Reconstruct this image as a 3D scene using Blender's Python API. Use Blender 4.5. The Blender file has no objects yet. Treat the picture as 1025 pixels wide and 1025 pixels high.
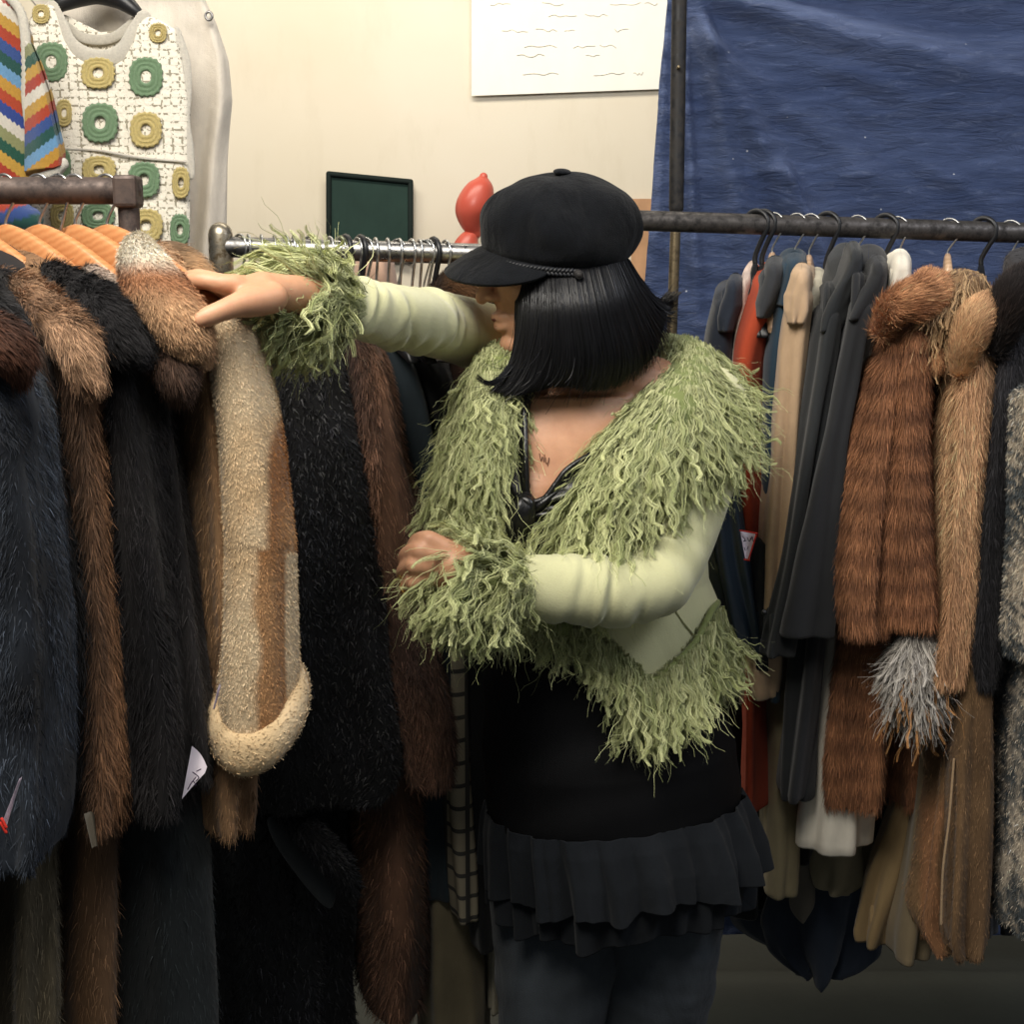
import bpy, math
import numpy as np
from mathutils import Vector, Matrix

rng = np.random.default_rng(11)
F = 1400.0
PIT = math.radians(10)
CS, SN = math.cos(PIT), math.sin(PIT)
CAMZ = 1.58
SAT = 0.10
COL = bpy.context.scene.collection


# ---------------------------------------------------------------- measuring
def W(px, py, Y):
    """world point at depth Y that is seen at photo position (px, py)"""
    dx, dy = px - 512.5, py - 512.5
    t = Y / (F * CS - dy * SN)
    return np.array([dx * t, Y, CAMZ + (-F * SN - dy * CS) * t])


def ppm(py, Y):
    return (F * CS - (py - 512.5) * SN) / Y


def proj(P):
    P = np.asarray(P)
    x, y, z = P[..., 0], P[..., 1], P[..., 2] - CAMZ
    d = y * CS - z * SN
    u = y * SN + z * CS
    return np.stack([512.5 + F * x / d, 512.5 - F * u / d], -1)


def lin(c):
    c = np.array(c, float) / 255.0
    c = c + (c.mean(-1, keepdims=True) - c) * SAT
    return np.where(c <= 0.04045, c / 12.92, ((c + 0.055) / 1.055) ** 2.4)


def nrm(v):
    v = np.asarray(v, float)
    return v / np.maximum(np.linalg.norm(v, axis=-1, keepdims=True), 1e-9)


def sm(a, b, x):
    t = np.clip((x - a) / (b - a), 0, 1)
    return t * t * (3 - 2 * t)


def inside(poly, p):
    """points p (n,2) inside polygon"""
    poly = np.asarray(poly, float)
    x, y = p[..., 0], p[..., 1]
    r = np.zeros(x.shape, bool)
    j = len(poly) - 1
    for i in range(len(poly)):
        xi, yi = poly[i]
        xj, yj = poly[j]
        c = ((yi > y) != (yj > y)) & (x < (xj - xi) * (y - yi) / (yj - yi + 1e-12) + xi)
        r ^= c
        j = i
    return r


def noise3(P, s, seed=0):
    """smooth value in -1..1, a sum of sines with random directions"""
    r = np.random.default_rng(seed + 101)
    P = np.asarray(P) * s
    o = 0
    for k in range(7):
        d = r.normal(size=3)
        o = o + np.sin(P @ d * (0.7 + 0.35 * k) + r.uniform(0, 6.28)) / (1 + 0.25 * k)
    return o / 3.2


# ---------------------------------------------------------------- mesh maker
class MB:
    def __init__(s):
        s.v, s.c, s.f, s.n = [], [], [], 0

    def add(s, V, faces, col=(0.5, 0.5, 0.5)):
        V = np.asarray(V, float).reshape(-1, 3)
        c = np.asarray(col, float)
        if c.ndim == 1:
            c = np.tile(c, (len(V), 1))
        s.v.append(V)
        s.c.append(c)
        for f in faces:
            f = np.asarray(f, np.int64)
            if len(f):
                s.f.append(f + s.n)
        s.n += len(V)

    def grid(s, P, closed=True, col=(0.5, 0.5, 0.5), mask=None):
        R, C = P.shape[:2]
        i, j = np.meshgrid(np.arange(R - 1), np.arange(C if closed else C - 1), indexing='ij')
        j2 = (j + 1) % C
        q = np.stack([i * C + j, (i + 1) * C + j, (i + 1) * C + j2, i * C + j2], -1).reshape(-1, 4)
        if mask is not None:
            q = q[mask.reshape(-1)]
        c = np.asarray(col, float)
        if c.ndim == 3:
            c = c.reshape(-1, 3)
        s.add(P, [q], c)

    def box(s, c, sz, M=None, col=(0.5, 0.5, 0.5)):
        x, y, z = np.array(sz) / 2
        V = np.array([[a * x, b * y, d * z] for a in (-1, 1) for b in (-1, 1) for d in (-1, 1)])
        if M is not None:
            V = V @ np.array(M).T
        V = V + np.array(c)
        s.add(V, [np.array([[0, 1, 3, 2], [4, 6, 7, 5], [0, 4, 5, 1], [2, 3, 7, 6], [0, 2, 6, 4], [1, 5, 7, 3]])], col)

    def build(s, name, mat, parent=None, smooth=True, mods=()):
        V = np.concatenate(s.v)
        Cc = np.concatenate(s.c)
        if parent is not None:
            V = V - np.array(root_loc(parent))
        me = bpy.data.meshes.new(name)
        me.vertices.add(len(V))
        me.vertices.foreach_set('co', V.astype(np.float32).ravel())
        loops = np.concatenate([f.ravel() for f in s.f])
        tot = np.concatenate([np.full(len(f), f.shape[1]) for f in s.f])
        st = np.concatenate([[0], np.cumsum(tot)[:-1]])
        me.loops.add(len(loops))
        me.loops.foreach_set('vertex_index', loops.astype(np.int32))
        me.polygons.add(len(tot))
        me.polygons.foreach_set('loop_start', st.astype(np.int32))
        me.polygons.foreach_set('loop_total', tot.astype(np.int32))
        me.polygons.foreach_set('use_smooth', np.full(len(tot), smooth))
        at = me.color_attributes.new('Col', 'FLOAT_COLOR', 'POINT')
        at.data.foreach_set('color', np.concatenate([Cc, np.ones((len(Cc), 1))], 1).astype(np.float32).ravel())
        me.update(calc_edges=True)
        me.validate()
        o = bpy.data.objects.new(name, me)
        COL.objects.link(o)
        me.materials.append(mat)
        if parent is not None:
            o.parent = parent
        for m in mods:
            k = o.modifiers.new(m[0], m[0])
            for a, b in m[1].items():
                setattr(k, a, b)
        return o


def root_loc(o):
    v = Vector((0, 0, 0))
    while o is not None:
        v = v + o.location
        o = o.parent
    return v


def tag(o, label, cat, group=None, kind=None):
    if label:
        o['label'] = label
    if cat:
        o['category'] = cat
    if group:
        o['group'] = group
    if kind:
        o['kind'] = kind
    return o


def thing(name, loc, label, cat, group=None):
    o = bpy.data.objects.new(name, None)
    o.empty_display_size = 0.05
    COL.objects.link(o)
    o.location = [float(a) for a in loc]
    return tag(o, label, cat, group)


# ---------------------------------------------------------------- curves / tubes
def spline(K, n):
    """Catmull-Rom through rows of K, n samples"""
    K = np.asarray(K, float)
    if len(K) == 2:
        t = np.linspace(0, 1, n)[:, None]
        return K[0] * (1 - t) + K[1] * t
    A = np.vstack([2 * K[0] - K[1], K, 2 * K[-1] - K[-2]])
    t = np.linspace(0, len(K) - 1 - 1e-9, n)
    i = t.astype(int)
    f = (t - i)[:, None]
    p0, p1, p2, p3 = A[i], A[i + 1], A[i + 2], A[i + 3]
    return 0.5 * (2 * p1 + (p2 - p0) * f + (2 * p0 - 5 * p1 + 4 * p2 - p3) * f ** 2 + (3 * p1 - p0 - 3 * p2 + p3) * f ** 3)


def frames(C, up=(0, 0, 1)):
    T = nrm(np.gradient(C, axis=0))
    u = np.array(up, float)
    N = np.zeros_like(T)
    for i in range(len(T)):
        a = u - T[i] * (u @ T[i])
        if np.linalg.norm(a) < 1e-4:
            a = np.cross(T[i], [1, 0, 0.3])
        N[i] = nrm(a)
        u = N[i]
    return T, N, np.cross(T, N)


def tube(mb, K, n=24, rows=40, up=(0, 0, 1), col=(0.5, 0.5, 0.5), flat=1.0, disp=None, cap=True, smoothK=True):
    """K rows = x,y,z,radius ; closed rounded tube. returns grid"""
    S = spline(K, rows) if smoothK else spline2(K, rows)
    C, r = S[:, :3], np.maximum(S[:, 3], 1e-5)
    T, N, B = frames(C, up)
    if cap:
        k = 4
        a = np.linspace(0, 1, k + 1)[:-1] * math.pi / 2
        C0 = C[0] - T[0] * (r[0] * np.cos(a))[:, None]
        C1 = C[-1] + T[-1] * (r[-1] * np.cos(a[::-1]))[:, None]
        r0 = np.maximum(r[0] * np.sin(a), 1e-5)
        r1 = np.maximum(r[-1] * np.sin(a[::-1]), 1e-5)
        C = np.vstack([C0, C, C1])
        r = np.concatenate([r0, r, r1])
        N = np.vstack([np.tile(N[0], (k, 1)), N, np.tile(N[-1], (k, 1))])
        B = np.vstack([np.tile(B[0], (k, 1)), B, np.tile(B[-1], (k, 1))])
    th = np.linspace(0, 2 * math.pi, n, endpoint=False)
    D = N[:, None] * np.cos(th)[None, :, None] + B[:, None] * np.sin(th)[None, :, None] * flat
    P = C[:, None] + D * r[:, None, None]
    if disp is not None:
        v = np.linspace(0, 1, len(C))[:, None]
        P = P + nrm(D) * disp(v, th[None, :], P)[..., None]
    mb.grid(P[:, ::-1], True, col)
    return P[:, ::-1]


def spline2(K, n):
    K = np.asarray(K, float)
    d = np.concatenate([[0], np.cumsum(np.linalg.norm(np.diff(K[:, :3], axis=0), axis=1))])
    t = np.linspace(0, d[-1], n)
    return np.stack([np.interp(t, d, K[:, k]) for k in range(K.shape[1])], 1)


def KP(lst):
    """rows (px,py,Y,radius in metres) -> world rows"""
    return np.array([list(W(a, b, c)) + [d] for a, b, c, d in lst])


# ---------------------------------------------------------------- hanging slab of cloth or fur
def slab(secs, Yn, L, skew=0.0, n=56, rows=64, drop=0.0, amp=0.004, k=5, seed=0, pw=2.6, rt=0.02, hem=True, Yb=None, rb=0.0,
         amp0=0.25, hemwave=0.0):
    """secs rows (py, xl, xr): edges of the near end. L = length in depth, skew = x shift of the far end.
    Returns P grid (rows, n, 3), top to bottom, outward normals."""
    secs = np.array(secs, float)
    v = np.linspace(0, 1, rows)
    ys = secs[0, 0] + (secs[-1, 0] - secs[0, 0]) * v
    xl = np.interp(ys, secs[:, 0], secs[:, 1])
    xr = np.interp(ys, secs[:, 0], secs[:, 2])
    ker = np.ones(5) / 5
    pad = lambda a: np.convolve(np.concatenate([[2 * a[0] - a[2], 2 * a[0] - a[1]], a, [2 * a[-1] - a[-2], 2 * a[-1] - a[-3]]]), ker, 'valid')
    xl, xr = pad(xl), pad(xr)
    Yv = np.full(rows, Yn) if Yb is None else Yn + (Yb - Yn) * v
    A = np.array([skew, L, 0.0])
    md = min(L * .36, .07)
    near = np.array([[W((a + b) / 2, y, yy + md)[0], yy + md, W(0, y, yy + .01)[2]] for a, b, y, yy in zip(xl, xr, ys, Yv)]) - A * (md / L)
    hw = (xr - xl) / 2 / np.array([ppm(y, yy + md) for y, yy in zip(ys, Yv)])
    Al = np.linalg.norm(A)
    Au = A / Al
    Pu = np.array([Au[1], -Au[0], 0])
    th = np.linspace(0, 2 * math.pi, n, endpoint=False)
    cx = np.sign(np.cos(th)) * np.abs(np.cos(th)) ** (2 / pw)
    cy = np.sign(np.sin(th)) * np.abs(np.sin(th)) ** (2 / pw)
    r = np.random.default_rng(seed)
    ph = r.uniform(0, 6.28, 6)
    fold = np.zeros((rows, n))
    for q in range(3):
        kk = k + q * 2 - 1
        fold += np.cos(kk * th[None] + ph[q] + 0.9 * np.sin(v[:, None] * (2.5 + q) + ph[q + 3])) / (1 + q * 0.7)
    fold *= amp * (amp0 + (1 - amp0) * v[:, None])
    half = np.minimum(hw, 10)[:, None]
    # width is matched at the silhouette: perp extent
    rx = half * (1 / max(abs(Pu[0]), 0.5)) * 1.0
    a = rx * cx[None] + fold * np.cos(th)[None] * 1.0
    b = Al / 2 * cy[None] + fold * np.sin(th)[None]
    cen = near + A / 2 * (1.0)
    P = cen[:, None] + Pu * a[..., None] + Au * b[..., None]
    # shoulder bump: centre of the hanger axis is higher
    tt = np.abs(cy)[None]
    P[..., 2] += drop * (1 - tt ** 1.5) * (np.clip(1 - v[:, None] * 5, 0, 1) ** 1.3)
    if hemwave:
        P[..., 2] += hemwave * np.sin(3 * th[None] + ph[0]) * sm(0.7, 1, v[:, None])
    # lumps
    P = P + (Pu * (np.cos(th))[None, :, None]) * (noise3(P, 9, seed)[..., None] * amp * 0.8)
    rowsX = [P]
    top = []
    m = 5
    for q in range(m):
        s_ = math.sin((q + 0.02) / m * math.pi / 2)
        h_ = math.cos((q + 0.02) / m * math.pi / 2)
        c0 = P[0].mean(0)
        ring = P[0].copy()
        off = ring - c0
        # shrink across but keep length mostly
        al = off @ Au
        pe = off @ Pu
        zz = off[:, 2]
        al2 = np.sign(al) * np.maximum(np.abs(al) - (1 - s_) * rt, 0)
        al2 = al * (0.0 + 1.0 * (np.abs(al2) / np.maximum(np.abs(al), 1e-6)))
        ring = c0 + Au * al2[:, None] + Pu * (pe * s_)[:, None]
        ring[:, 2] = c0[2] + zz + h_ * rt
        top.append(ring)
    rowsX = top + [r_ for r_ in P]
    if rb:
        c1 = P[-1].mean(0)
        for q in range(1, 6):
            a_ = q / 5.5 * math.pi / 2
            off = P[-1] - c1
            ring = c1 + off * [math.cos(a_) ** .6, math.cos(a_) ** .6, 1]
            ring[:, 2] -= math.sin(a_) * rb
            rowsX.append(ring)
        rowsX.append(np.array([c1 + (P[-1] - c1) * [.02, .02, 1] - [0, 0, rb]])[0])
        hem = False
    if hem:
        c1 = P[-1].mean(0)
        for s_, dz in ((0.97, -0.004), (0.9, -0.002), (0.8, 0.02), (0.75, 0.06), (0.3, 0.07), (0.01, 0.07)):
            ring = P[-1].copy()
            off = ring - c1
            ring = c1 + off * [s_, s_, 1]
            ring[:, 2] += dz
            rowsX.append(ring)
    G = np.array(rowsX)
    return G


# ---------------------------------------------------------------- fur
def surf_samples(P, n, closed=True, weight=None, r=rng):
    R, C = P.shape[:2]
    if closed:
        Q = np.concatenate([P, P[:, :1]], 1)
    else:
        Q = P
    a, b, c, d = Q[:-1, :-1], Q[1:, :-1], Q[1:, 1:], Q[:-1, 1:]
    N = np.cross(b - a + c - d, d - a + c - b)
    ar = np.linalg.norm(N, axis=-1) / 4
    if weight is not None:
        ar = ar * weight((a + b + c + d) / 4, nrm(N))
    p = ar.ravel() / ar.sum()
    idx = r.choice(len(p), n, p=p)
    u, v = r.random(n)[:, None], r.random(n)[:, None]
    a, b, c, d = (x.reshape(-1, 3)[idx] for x in (a, b, c, d))
    pos = (a * (1 - u) + b * u) * (1 - v) + (d * (1 - u) + c * u) * v
    tan = nrm((b - a) + (c - d))
    return pos, nrm(N.reshape(-1, 3)[idx]), tan


def front_weight(c, N):
    V = nrm(c - np.array([0, 0, CAMZ]))
    f = -(N * V).sum(-1)
    return np.where(f > -0.15, 1.0, 0.12)


def ribbons(mb, pts, wid, side, col, tipw=0.15):
    """pts (n,k,3) centre lines, wid (n,), side (n,k,3) unit, col (n,3) or (n,k,3)"""
    n, k = pts.shape[:2]
    tw = np.linspace(1, tipw, k)[None, :, None] * wid[:, None, None] * 0.5
    V = np.stack([pts - side * tw, pts + side * tw], 2).reshape(n, k * 2, 3)
    if col.ndim == 2:
        cc = np.repeat(col[:, None], k * 2, 1)
    else:
        cc = np.repeat(col, 2, 1)
    base = (np.arange(n) * k * 2)[:, None]
    j = np.arange(k - 1)[None] * 2
    q = np.stack([base + j, base + j + 1, base + j + 3, base + j + 2], -1).reshape(-1, 4)
    mb.add(V.reshape(-1, 3), [q], cc.reshape(-1, 3))


def fur(mb, P, colfn, n, length=0.014, width=0.0012, lift=0.25, rand=0.26, vary=0.32, seg=4, closed=True, grav=0.3,
        seed=1, clump=0.0, flow=None, weight=front_weight):
    r = np.random.default_rng(seed)
    pos, N, T = surf_samples(P, n, closed, weight, r)
    if flow is not None:
        T = nrm(T + flow(pos))
    L = length * r.uniform(0.6, 1.25, n)
    jit = r.normal(size=(n, 3)) * rand
    if clump:
        q = np.floor(pos / clump)
        h = np.sin(q @ np.array([12.9, 78.2, 37.7]))[:, None] * np.array([43.1, 91.7, 17.3])
        jit = jit + (h - np.floor(h) - 0.5) * 1.1
    d = nrm(T + N * (lift + r.normal(size=n) * 0.12)[:, None] + jit)
    t = np.linspace(0, 1, seg)[None, :, None]
    g = nrm(T + np.array([0, 0, -grav]))
    pts = pos[:, None] - N[:, None] * 0.001 + d[:, None] * t * L[:, None, None] + (g[:, None] - N[:, None] * 0.25) * (t ** 2) * (L * 0.35)[:, None, None]
    side = nrm(np.cross(d, N) + r.normal(size=(n, 3)) * 0.35)
    side = np.repeat(side[:, None], seg, 1)
    c = colfn(pos)
    c = c * np.exp(r.normal(size=(n, 1)) * vary)
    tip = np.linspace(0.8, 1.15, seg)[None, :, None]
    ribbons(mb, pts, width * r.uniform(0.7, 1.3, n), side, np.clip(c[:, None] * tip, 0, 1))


def locks(mb, roots, dirs, norms, length, per=12, seg=12, rad=0.006, grav=0.5, wave=0.006, freq=3.0, width=0.0013, colA=(0.4, 0.5, 0.2),
          colB=(0.7, 0.75, 0.45), seed=3, lenvar=0.35, frizz=0.15, conv=0.75, floorfn=None, ripple=.0008):
    r = np.random.default_rng(seed)
    n = len(roots)
    L = (np.full(n, length) if np.isscalar(length) else length) * (1 + r.uniform(-lenvar, lenvar, n))
    d = nrm(dirs)
    p = roots.copy()
    G = [p.copy()]
    st = L / (seg - 1)
    bend = r.normal(size=(n, 3)) * 0.25
    for i in range(seg - 1):
        d = nrm(d + np.array([0, 0, -1]) * grav / seg * 2.2 + bend / seg * 2 + r.normal(size=(n, 3)) * 0.06)
        p = p + d * st[:, None]
        G.append(p.copy())
    G = np.stack(G, 1)
    T = nrm(np.gradient(G, axis=1))
    S = nrm(np.cross(T, norms[:, None]))
    U = np.cross(S, T)
    t = np.linspace(0, 1, seg)[None, :, None]
    ph = r.uniform(0, 6.28, (n, 1, 1))
    fr = freq * r.uniform(0.7, 1.4, (n, 1, 1)) * (L / 0.1)[:, None, None]
    am = wave * r.uniform(0.5, 1.5, (n, 1, 1)) * np.minimum(t * 3, 1)
    G = G + S * np.sin(t * 6.28 * fr + ph) * am + U * np.cos(t * 6.28 * fr + ph * 1.7) * am * 0.7
    # strands
    m = n * per
    Gs = np.repeat(G, per, 0)
    Ss, Us, Ts = (np.repeat(x, per, 0) for x in (S, U, T))
    an = r.uniform(0, 6.28, (m, 1, 1))
    rr = rad * np.sqrt(r.random((m, 1, 1)))
    k = (1 - conv * t ** 0.8)
    an2 = an + t * r.normal(size=(m, 1, 1)) * 1.5
    Q = Gs + (Ss * np.cos(an2) + Us * np.sin(an2)) * rr * k
    Q = Q + Ss * np.sin(t * 6.28 * 2.7 * r.uniform(0.6, 1.5, (m, 1, 1)) + an * 2) * ripple
    # frizz strands stray
    stray = (r.random((m, 1, 1)) < frizz) * r.normal(size=(m, 1, 3)) * 0.014
    Q = Q + stray * t ** 1.3
    if floorfn is not None:
        Q = floorfn(Q)
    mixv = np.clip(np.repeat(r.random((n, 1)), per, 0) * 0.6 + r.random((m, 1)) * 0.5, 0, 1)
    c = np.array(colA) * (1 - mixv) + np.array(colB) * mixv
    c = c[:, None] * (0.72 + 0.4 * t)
    side = nrm(Ss + r.normal(size=(m, 1, 3)) * 0.5)
    side = nrm(side - Ts * (side * Ts).sum(-1, keepdims=True))
    ribbons(mb, Q, width * r.uniform(0.6, 1.4, m), side, np.clip(c, 0, 1), 0.3)


# ---------------------------------------------------------------- materials
def newmat(name):
    m = bpy.data.materials.new(name)
    m.use_nodes = True
    nt = m.node_tree
    b = nt.nodes['Principled BSDF']
    return m, nt, b


def nn(nt, t, **kw):
    n = nt.nodes.new(t)
    for a, v in kw.items():
        setattr(n, a, v)
    return n


def mix_rgb(nt, a, b, fac, mode='MIX'):
    n = nn(nt, 'ShaderNodeMix', data_type='RGBA', blend_type=mode)
    for s_, v in ((0, fac), (6, a), (7, b)):
        if hasattr(v, 'is_linked') or hasattr(v, 'links'):
            nt.links.new(v, n.inputs[s_])
        else:
            n.inputs[s_].default_value = v if s_ == 0 else (*[float(q) for q in v], 1)
    return n.outputs[2]


def noise(nt, scale, detail=4, rough=0.6, vec=None, dist=0.0):
    n = nn(nt, 'ShaderNodeTexNoise')
    n.inputs['Scale'].default_value = scale
    n.inputs['Detail'].default_value = detail
    n.inputs['Roughness'].default_value = rough
    n.inputs['Distortion'].default_value = dist
    if vec is not None:
        nt.links.new(vec, n.inputs['Vector'])
    return n.outputs['Fac']


def ramp(nt, fac, lo, hi):
    n = nn(nt, 'ShaderNodeMapRange')
    nt.links.new(fac, n.inputs[0])
    n.inputs[1].default_value, n.inputs[2].default_value = lo, hi
    return n.outputs[0]


def objvec(nt, sc=(1, 1, 1), rot=(0, 0, 0)):
    t = nn(nt, 'ShaderNodeTexCoord')
    m = nn(nt, 'ShaderNodeMapping')
    m.inputs['Scale'].default_value = sc
    m.inputs['Rotation'].default_value = rot
    nt.links.new(t.outputs['Object'], m.inputs['Vector'])
    return m.outputs[0]


def bump(nt, b, h, strength=0.3, dist=0.005):
    n = nn(nt, 'ShaderNodeBump')
    n.inputs['Strength'].default_value = strength
    n.inputs['Distance'].default_value = dist
    nt.links.new(h, n.inputs['Height'])
    nt.links.new(n.outputs[0], b.inputs['Normal'])


def mat_attr(name, rough=0.75, spec=0.25, sheen=0.0, mott=0.35, sc=30, bumpst=0.0, stretch=(1, 1, 0.35), coat=0.0, aniso=0):
    """material whose colour is the mesh's own colour attribute, mottled by noise"""
    m, nt, b = newmat(name)
    at = nn(nt, 'ShaderNodeAttribute', attribute_name='Col')
    f = noise(nt, sc, 5, 0.65, objvec(nt, stretch))
    k = ramp(nt, f, 0.3, 0.7)
    dark = mix_rgb(nt, at.outputs['Color'], [1 - mott] * 3, 1.0, 'MULTIPLY')
    c = mix_rgb(nt, dark, at.outputs['Color'], k)
    nt.links.new(c, b.inputs['Base Color'])
    b.inputs['Roughness'].default_value = rough
    b.inputs['Specular IOR Level'].default_value = spec
    b.inputs['Sheen Weight'].default_value = sheen
    if bumpst:
        bump(nt, b, noise(nt, sc * 8, 3, 0.6, objvec(nt)), bumpst, 0.003)
    return m


def mat_cloth(name, rgb, rough=0.85, sheen=0.15, sc=12, var=0.25, weave=900, wst=0.25, spec=0.2, metal=0.0, wr=0.35, wrs=14, coat=0.0):
    m, nt, b = newmat(name)
    c = lin(rgb)
    f = ramp(nt, noise(nt, sc, 5, 0.6, objvec(nt, (1, 1, 0.5))), 0.3, 0.7)
    nt.links.new(mix_rgb(nt, c * (1 - var), np.minimum(c * (1 + var), 1), f), b.inputs['Base Color'])
    b.inputs['Roughness'].default_value = rough
    b.inputs['Sheen Weight'].default_value = sheen
    b.inputs['Sheen Roughness'].default_value = 0.5
    b.inputs['Specular IOR Level'].default_value = spec
    b.inputs['Metallic'].default_value = metal
    b.inputs['Coat Weight'].default_value = coat
    w = noise(nt, weave, 2, 0.5, objvec(nt))
    h = noise(nt, wrs, 4, 0.55, objvec(nt, (1, 1, 0.4)), 0.6)
    a = nn(nt, 'ShaderNodeMath', operation='MULTIPLY_ADD')
    nt.links.new(h, a.inputs[0])
    a.inputs[1].default_value = wr * 12
    nt.links.new(w, a.inputs[2])
    bump(nt, b, a.outputs[0], wst, 0.002)
    return m
# ---------------------------------------------------------------- shared materials
M = {}
M['fur'] = mat_attr('fur', 0.7, 0.2, 0.1, 0.45, 22)
M['plush'] = mat_attr('black_plush', 0.55, 0.3, 0.1, 0.4, 60)
M['shearling'] = mat_attr('shearling', 0.9, 0.1, 0.2, 0.14, 26, 0.5, (1, 1, 1))
M['shag'] = mat_attr('green_shag', 0.62, 0.25, 0.15, 0.15, 60)
M['hair'] = mat_attr('hair', 0.42, 0.28, 0.0, 0.3, 60)
M['knit'] = mat_attr('knit', 0.95, 0.1, 0.3, 0.2, 250, 0.8, (1, 1, 1))


def CL(name, rgb, **k):
    M[name] = mat_cloth(name, rgb, **k)
    return M[name]


def metal(name, rgb, rough, var=0.3, sc=60, met=1.0, rust=None):
    m, nt, b = newmat(name)
    c = lin(rgb)
    f = ramp(nt, noise(nt, sc, 6, 0.7, objvec(nt)), 0.4, 0.65)
    c2 = c * (1 - var) if rust is None else lin(rust)
    nt.links.new(mix_rgb(nt, c, c2, f), b.inputs['Base Color'])
    b.inputs['Metallic'].default_value = met
    rr = nn(nt, 'ShaderNodeMapRange')
    nt.links.new(f, rr.inputs[0])
    rr.inputs[3].default_value, rr.inputs[4].default_value = rough, min(rough + 0.3, 1)
    nt.links.new(rr.outputs[0], b.inputs['Roughness'])
    M[name] = m
    return m


metal('chrome', (150, 148, 146), 0.24, 0.35)
metal('worn_chrome', (190, 180, 160), 0.3, 0.4, 90, 1.0, (96, 82, 62))
metal('wire', (190, 190, 188), 0.25, 0.1)
metal('brown_steel', (92, 76, 68), 0.5, 0.3, 40, 0.35, (52, 44, 42))
metal('grey_steel', (84, 80, 78), 0.42, 0.3, 70, 0.6, (42, 40, 40))
metal('black_steel', (34, 34, 36), 0.5, 0.2, 60, 0.3, (60, 56, 52))
metal('brass_steel', (150, 134, 104), 0.35, 0.2, 60, 0.9, (90, 78, 60))
metal('gold', (225, 180, 95), 0.2, 0.1)
M['plastic'] = mat_cloth('black_plastic', (26, 27, 30), rough=0.4, sheen=0, weave=50, wst=0.02, spec=0.5)


def wood(name, rgb, dark):
    m, nt, b = newmat(name)
    w = nn(nt, 'ShaderNodeTexWave', wave_type='BANDS', bands_direction='Z')
    nt.links.new(objvec(nt, (1, 1, 1), (0.2, 0.3, 0)), w.inputs['Vector'])
    w.inputs['Scale'].default_value = 40
    w.inputs['Distortion'].default_value = 5
    w.inputs['Detail'].default_value = 3
    w.inputs['Detail Scale'].default_value = 1.2
    nt.links.new(mix_rgb(nt, lin(rgb), lin(dark), w.outputs['Fac']), b.inputs['Base Color'])
    b.inputs['Roughness'].default_value = 0.38
    b.inputs['Coat Weight'].default_value = 0.2
    M[name] = m


wood('honey_wood', (204, 138, 84), (190, 122, 70))
wood('pale_wood', (214, 176, 140), (196, 156, 118))

# ---------------------------------------------------------------- room
def wall_mat():
    m, nt, b = newmat('cream_wall')
    f = ramp(nt, noise(nt, 1.3, 5, 0.55, objvec(nt)), 0.25, 0.75)
    f2 = ramp(nt, noise(nt, 9, 6, 0.7, objvec(nt, (1, 1, 0.3))), 0.45, 0.8)
    c = mix_rgb(nt, lin((232, 224, 206)), lin((222, 210, 186)), f)
    c = mix_rgb(nt, c, lin((206, 194, 168)), ramp(nt, f2, 0.2, 2.2))
    nt.links.new(c, b.inputs['Base Color'])
    b.inputs['Roughness'].default_value = 0.7
    return m


def floor_mat():
    m, nt, b = newmat('grey_floor')
    f = ramp(nt, noise(nt, 3, 6, 0.7, objvec(nt)), 0.3, 0.75)
    nt.links.new(mix_rgb(nt, lin((50, 56, 52)), lin((36, 41, 38)), f), b.inputs['Base Color'])
    b.inputs['Roughness'].default_value = 0.55
    bump(nt, b, noise(nt, 60, 4, 0.6, objvec(nt)), 0.15, 0.003)
    return m


WY = 4.3
mb = MB(); mb.box((0, 2.6, -0.03), (7.0, 7.4, 0.06)); o = mb.build('floor', floor_mat(), None, False); tag(o, None, None, kind='structure')
mb = MB(); mb.box((0, WY + 0.05, 1.65), (7.0, 0.1, 3.3)); o = mb.build('wall_back', wall_mat(), None, False); tag(o, None, None, kind='structure')


def card(name, px0, py0, px1, py1, Y, mat, label, cat, thick=0.015, tilt=(0, 0), extra=None):
    """flat board on the wall: corners in photo measure, at depth Y"""
    a, b2, c, d = W(px0, py0, Y), W(px1, py0 + tilt[0], Y), W(px1, py1 + tilt[1], Y), W(px0, py1, Y)
    t = thing(name, (a + c) / 2, label, cat)
    mb = MB()
    o = np.array([0, thick, 0])
    V = np.array([a, b2, c, d, a + o, b2 + o, c + o, d + o])
    mb.add(V, [np.array([[3, 2, 1, 0], [4, 5, 6, 7], [0, 1, 5, 4], [2, 3, 7, 6], [1, 2, 6, 5], [3, 0, 4, 7]])])
    mb.build('board', mat, t, False)
    return t, (a, b2, c, d)


poster, q = card('wall_poster', 472, -60, 690, 96, WY - 0.02, CL('poster_paper', (247, 245, 236), sheen=0, var=0.03, wst=0.03), 'large white paper sheet with faint handwritten lines high on the cream wall', 'poster', 0.004, (-4, -8))
r_ = np.random.default_rng(5)
for row in range(9):
    y = -40 + row * 14 + r_.uniform(-3, 3)
    x = 490 + r_.uniform(-4, 30)
    while x < 650:
        w_ = r_.uniform(8, 36)
        if r_.random() < 0.6:
            pts = [list(W(x + w_ * t, y + r_.uniform(-1.6, 1.6), WY - 0.021)) + [0.0013] for t in np.linspace(0, 1, 6)]
            mb = MB()
            tube(mb, np.array(pts), 5, 14)
            mb.build('handwritten_word', M.get('pale_ink') or CL('pale_ink', (226, 222, 208), sheen=0, wst=0), poster)
        x += w_ + r_.uniform(4, 20)

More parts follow.
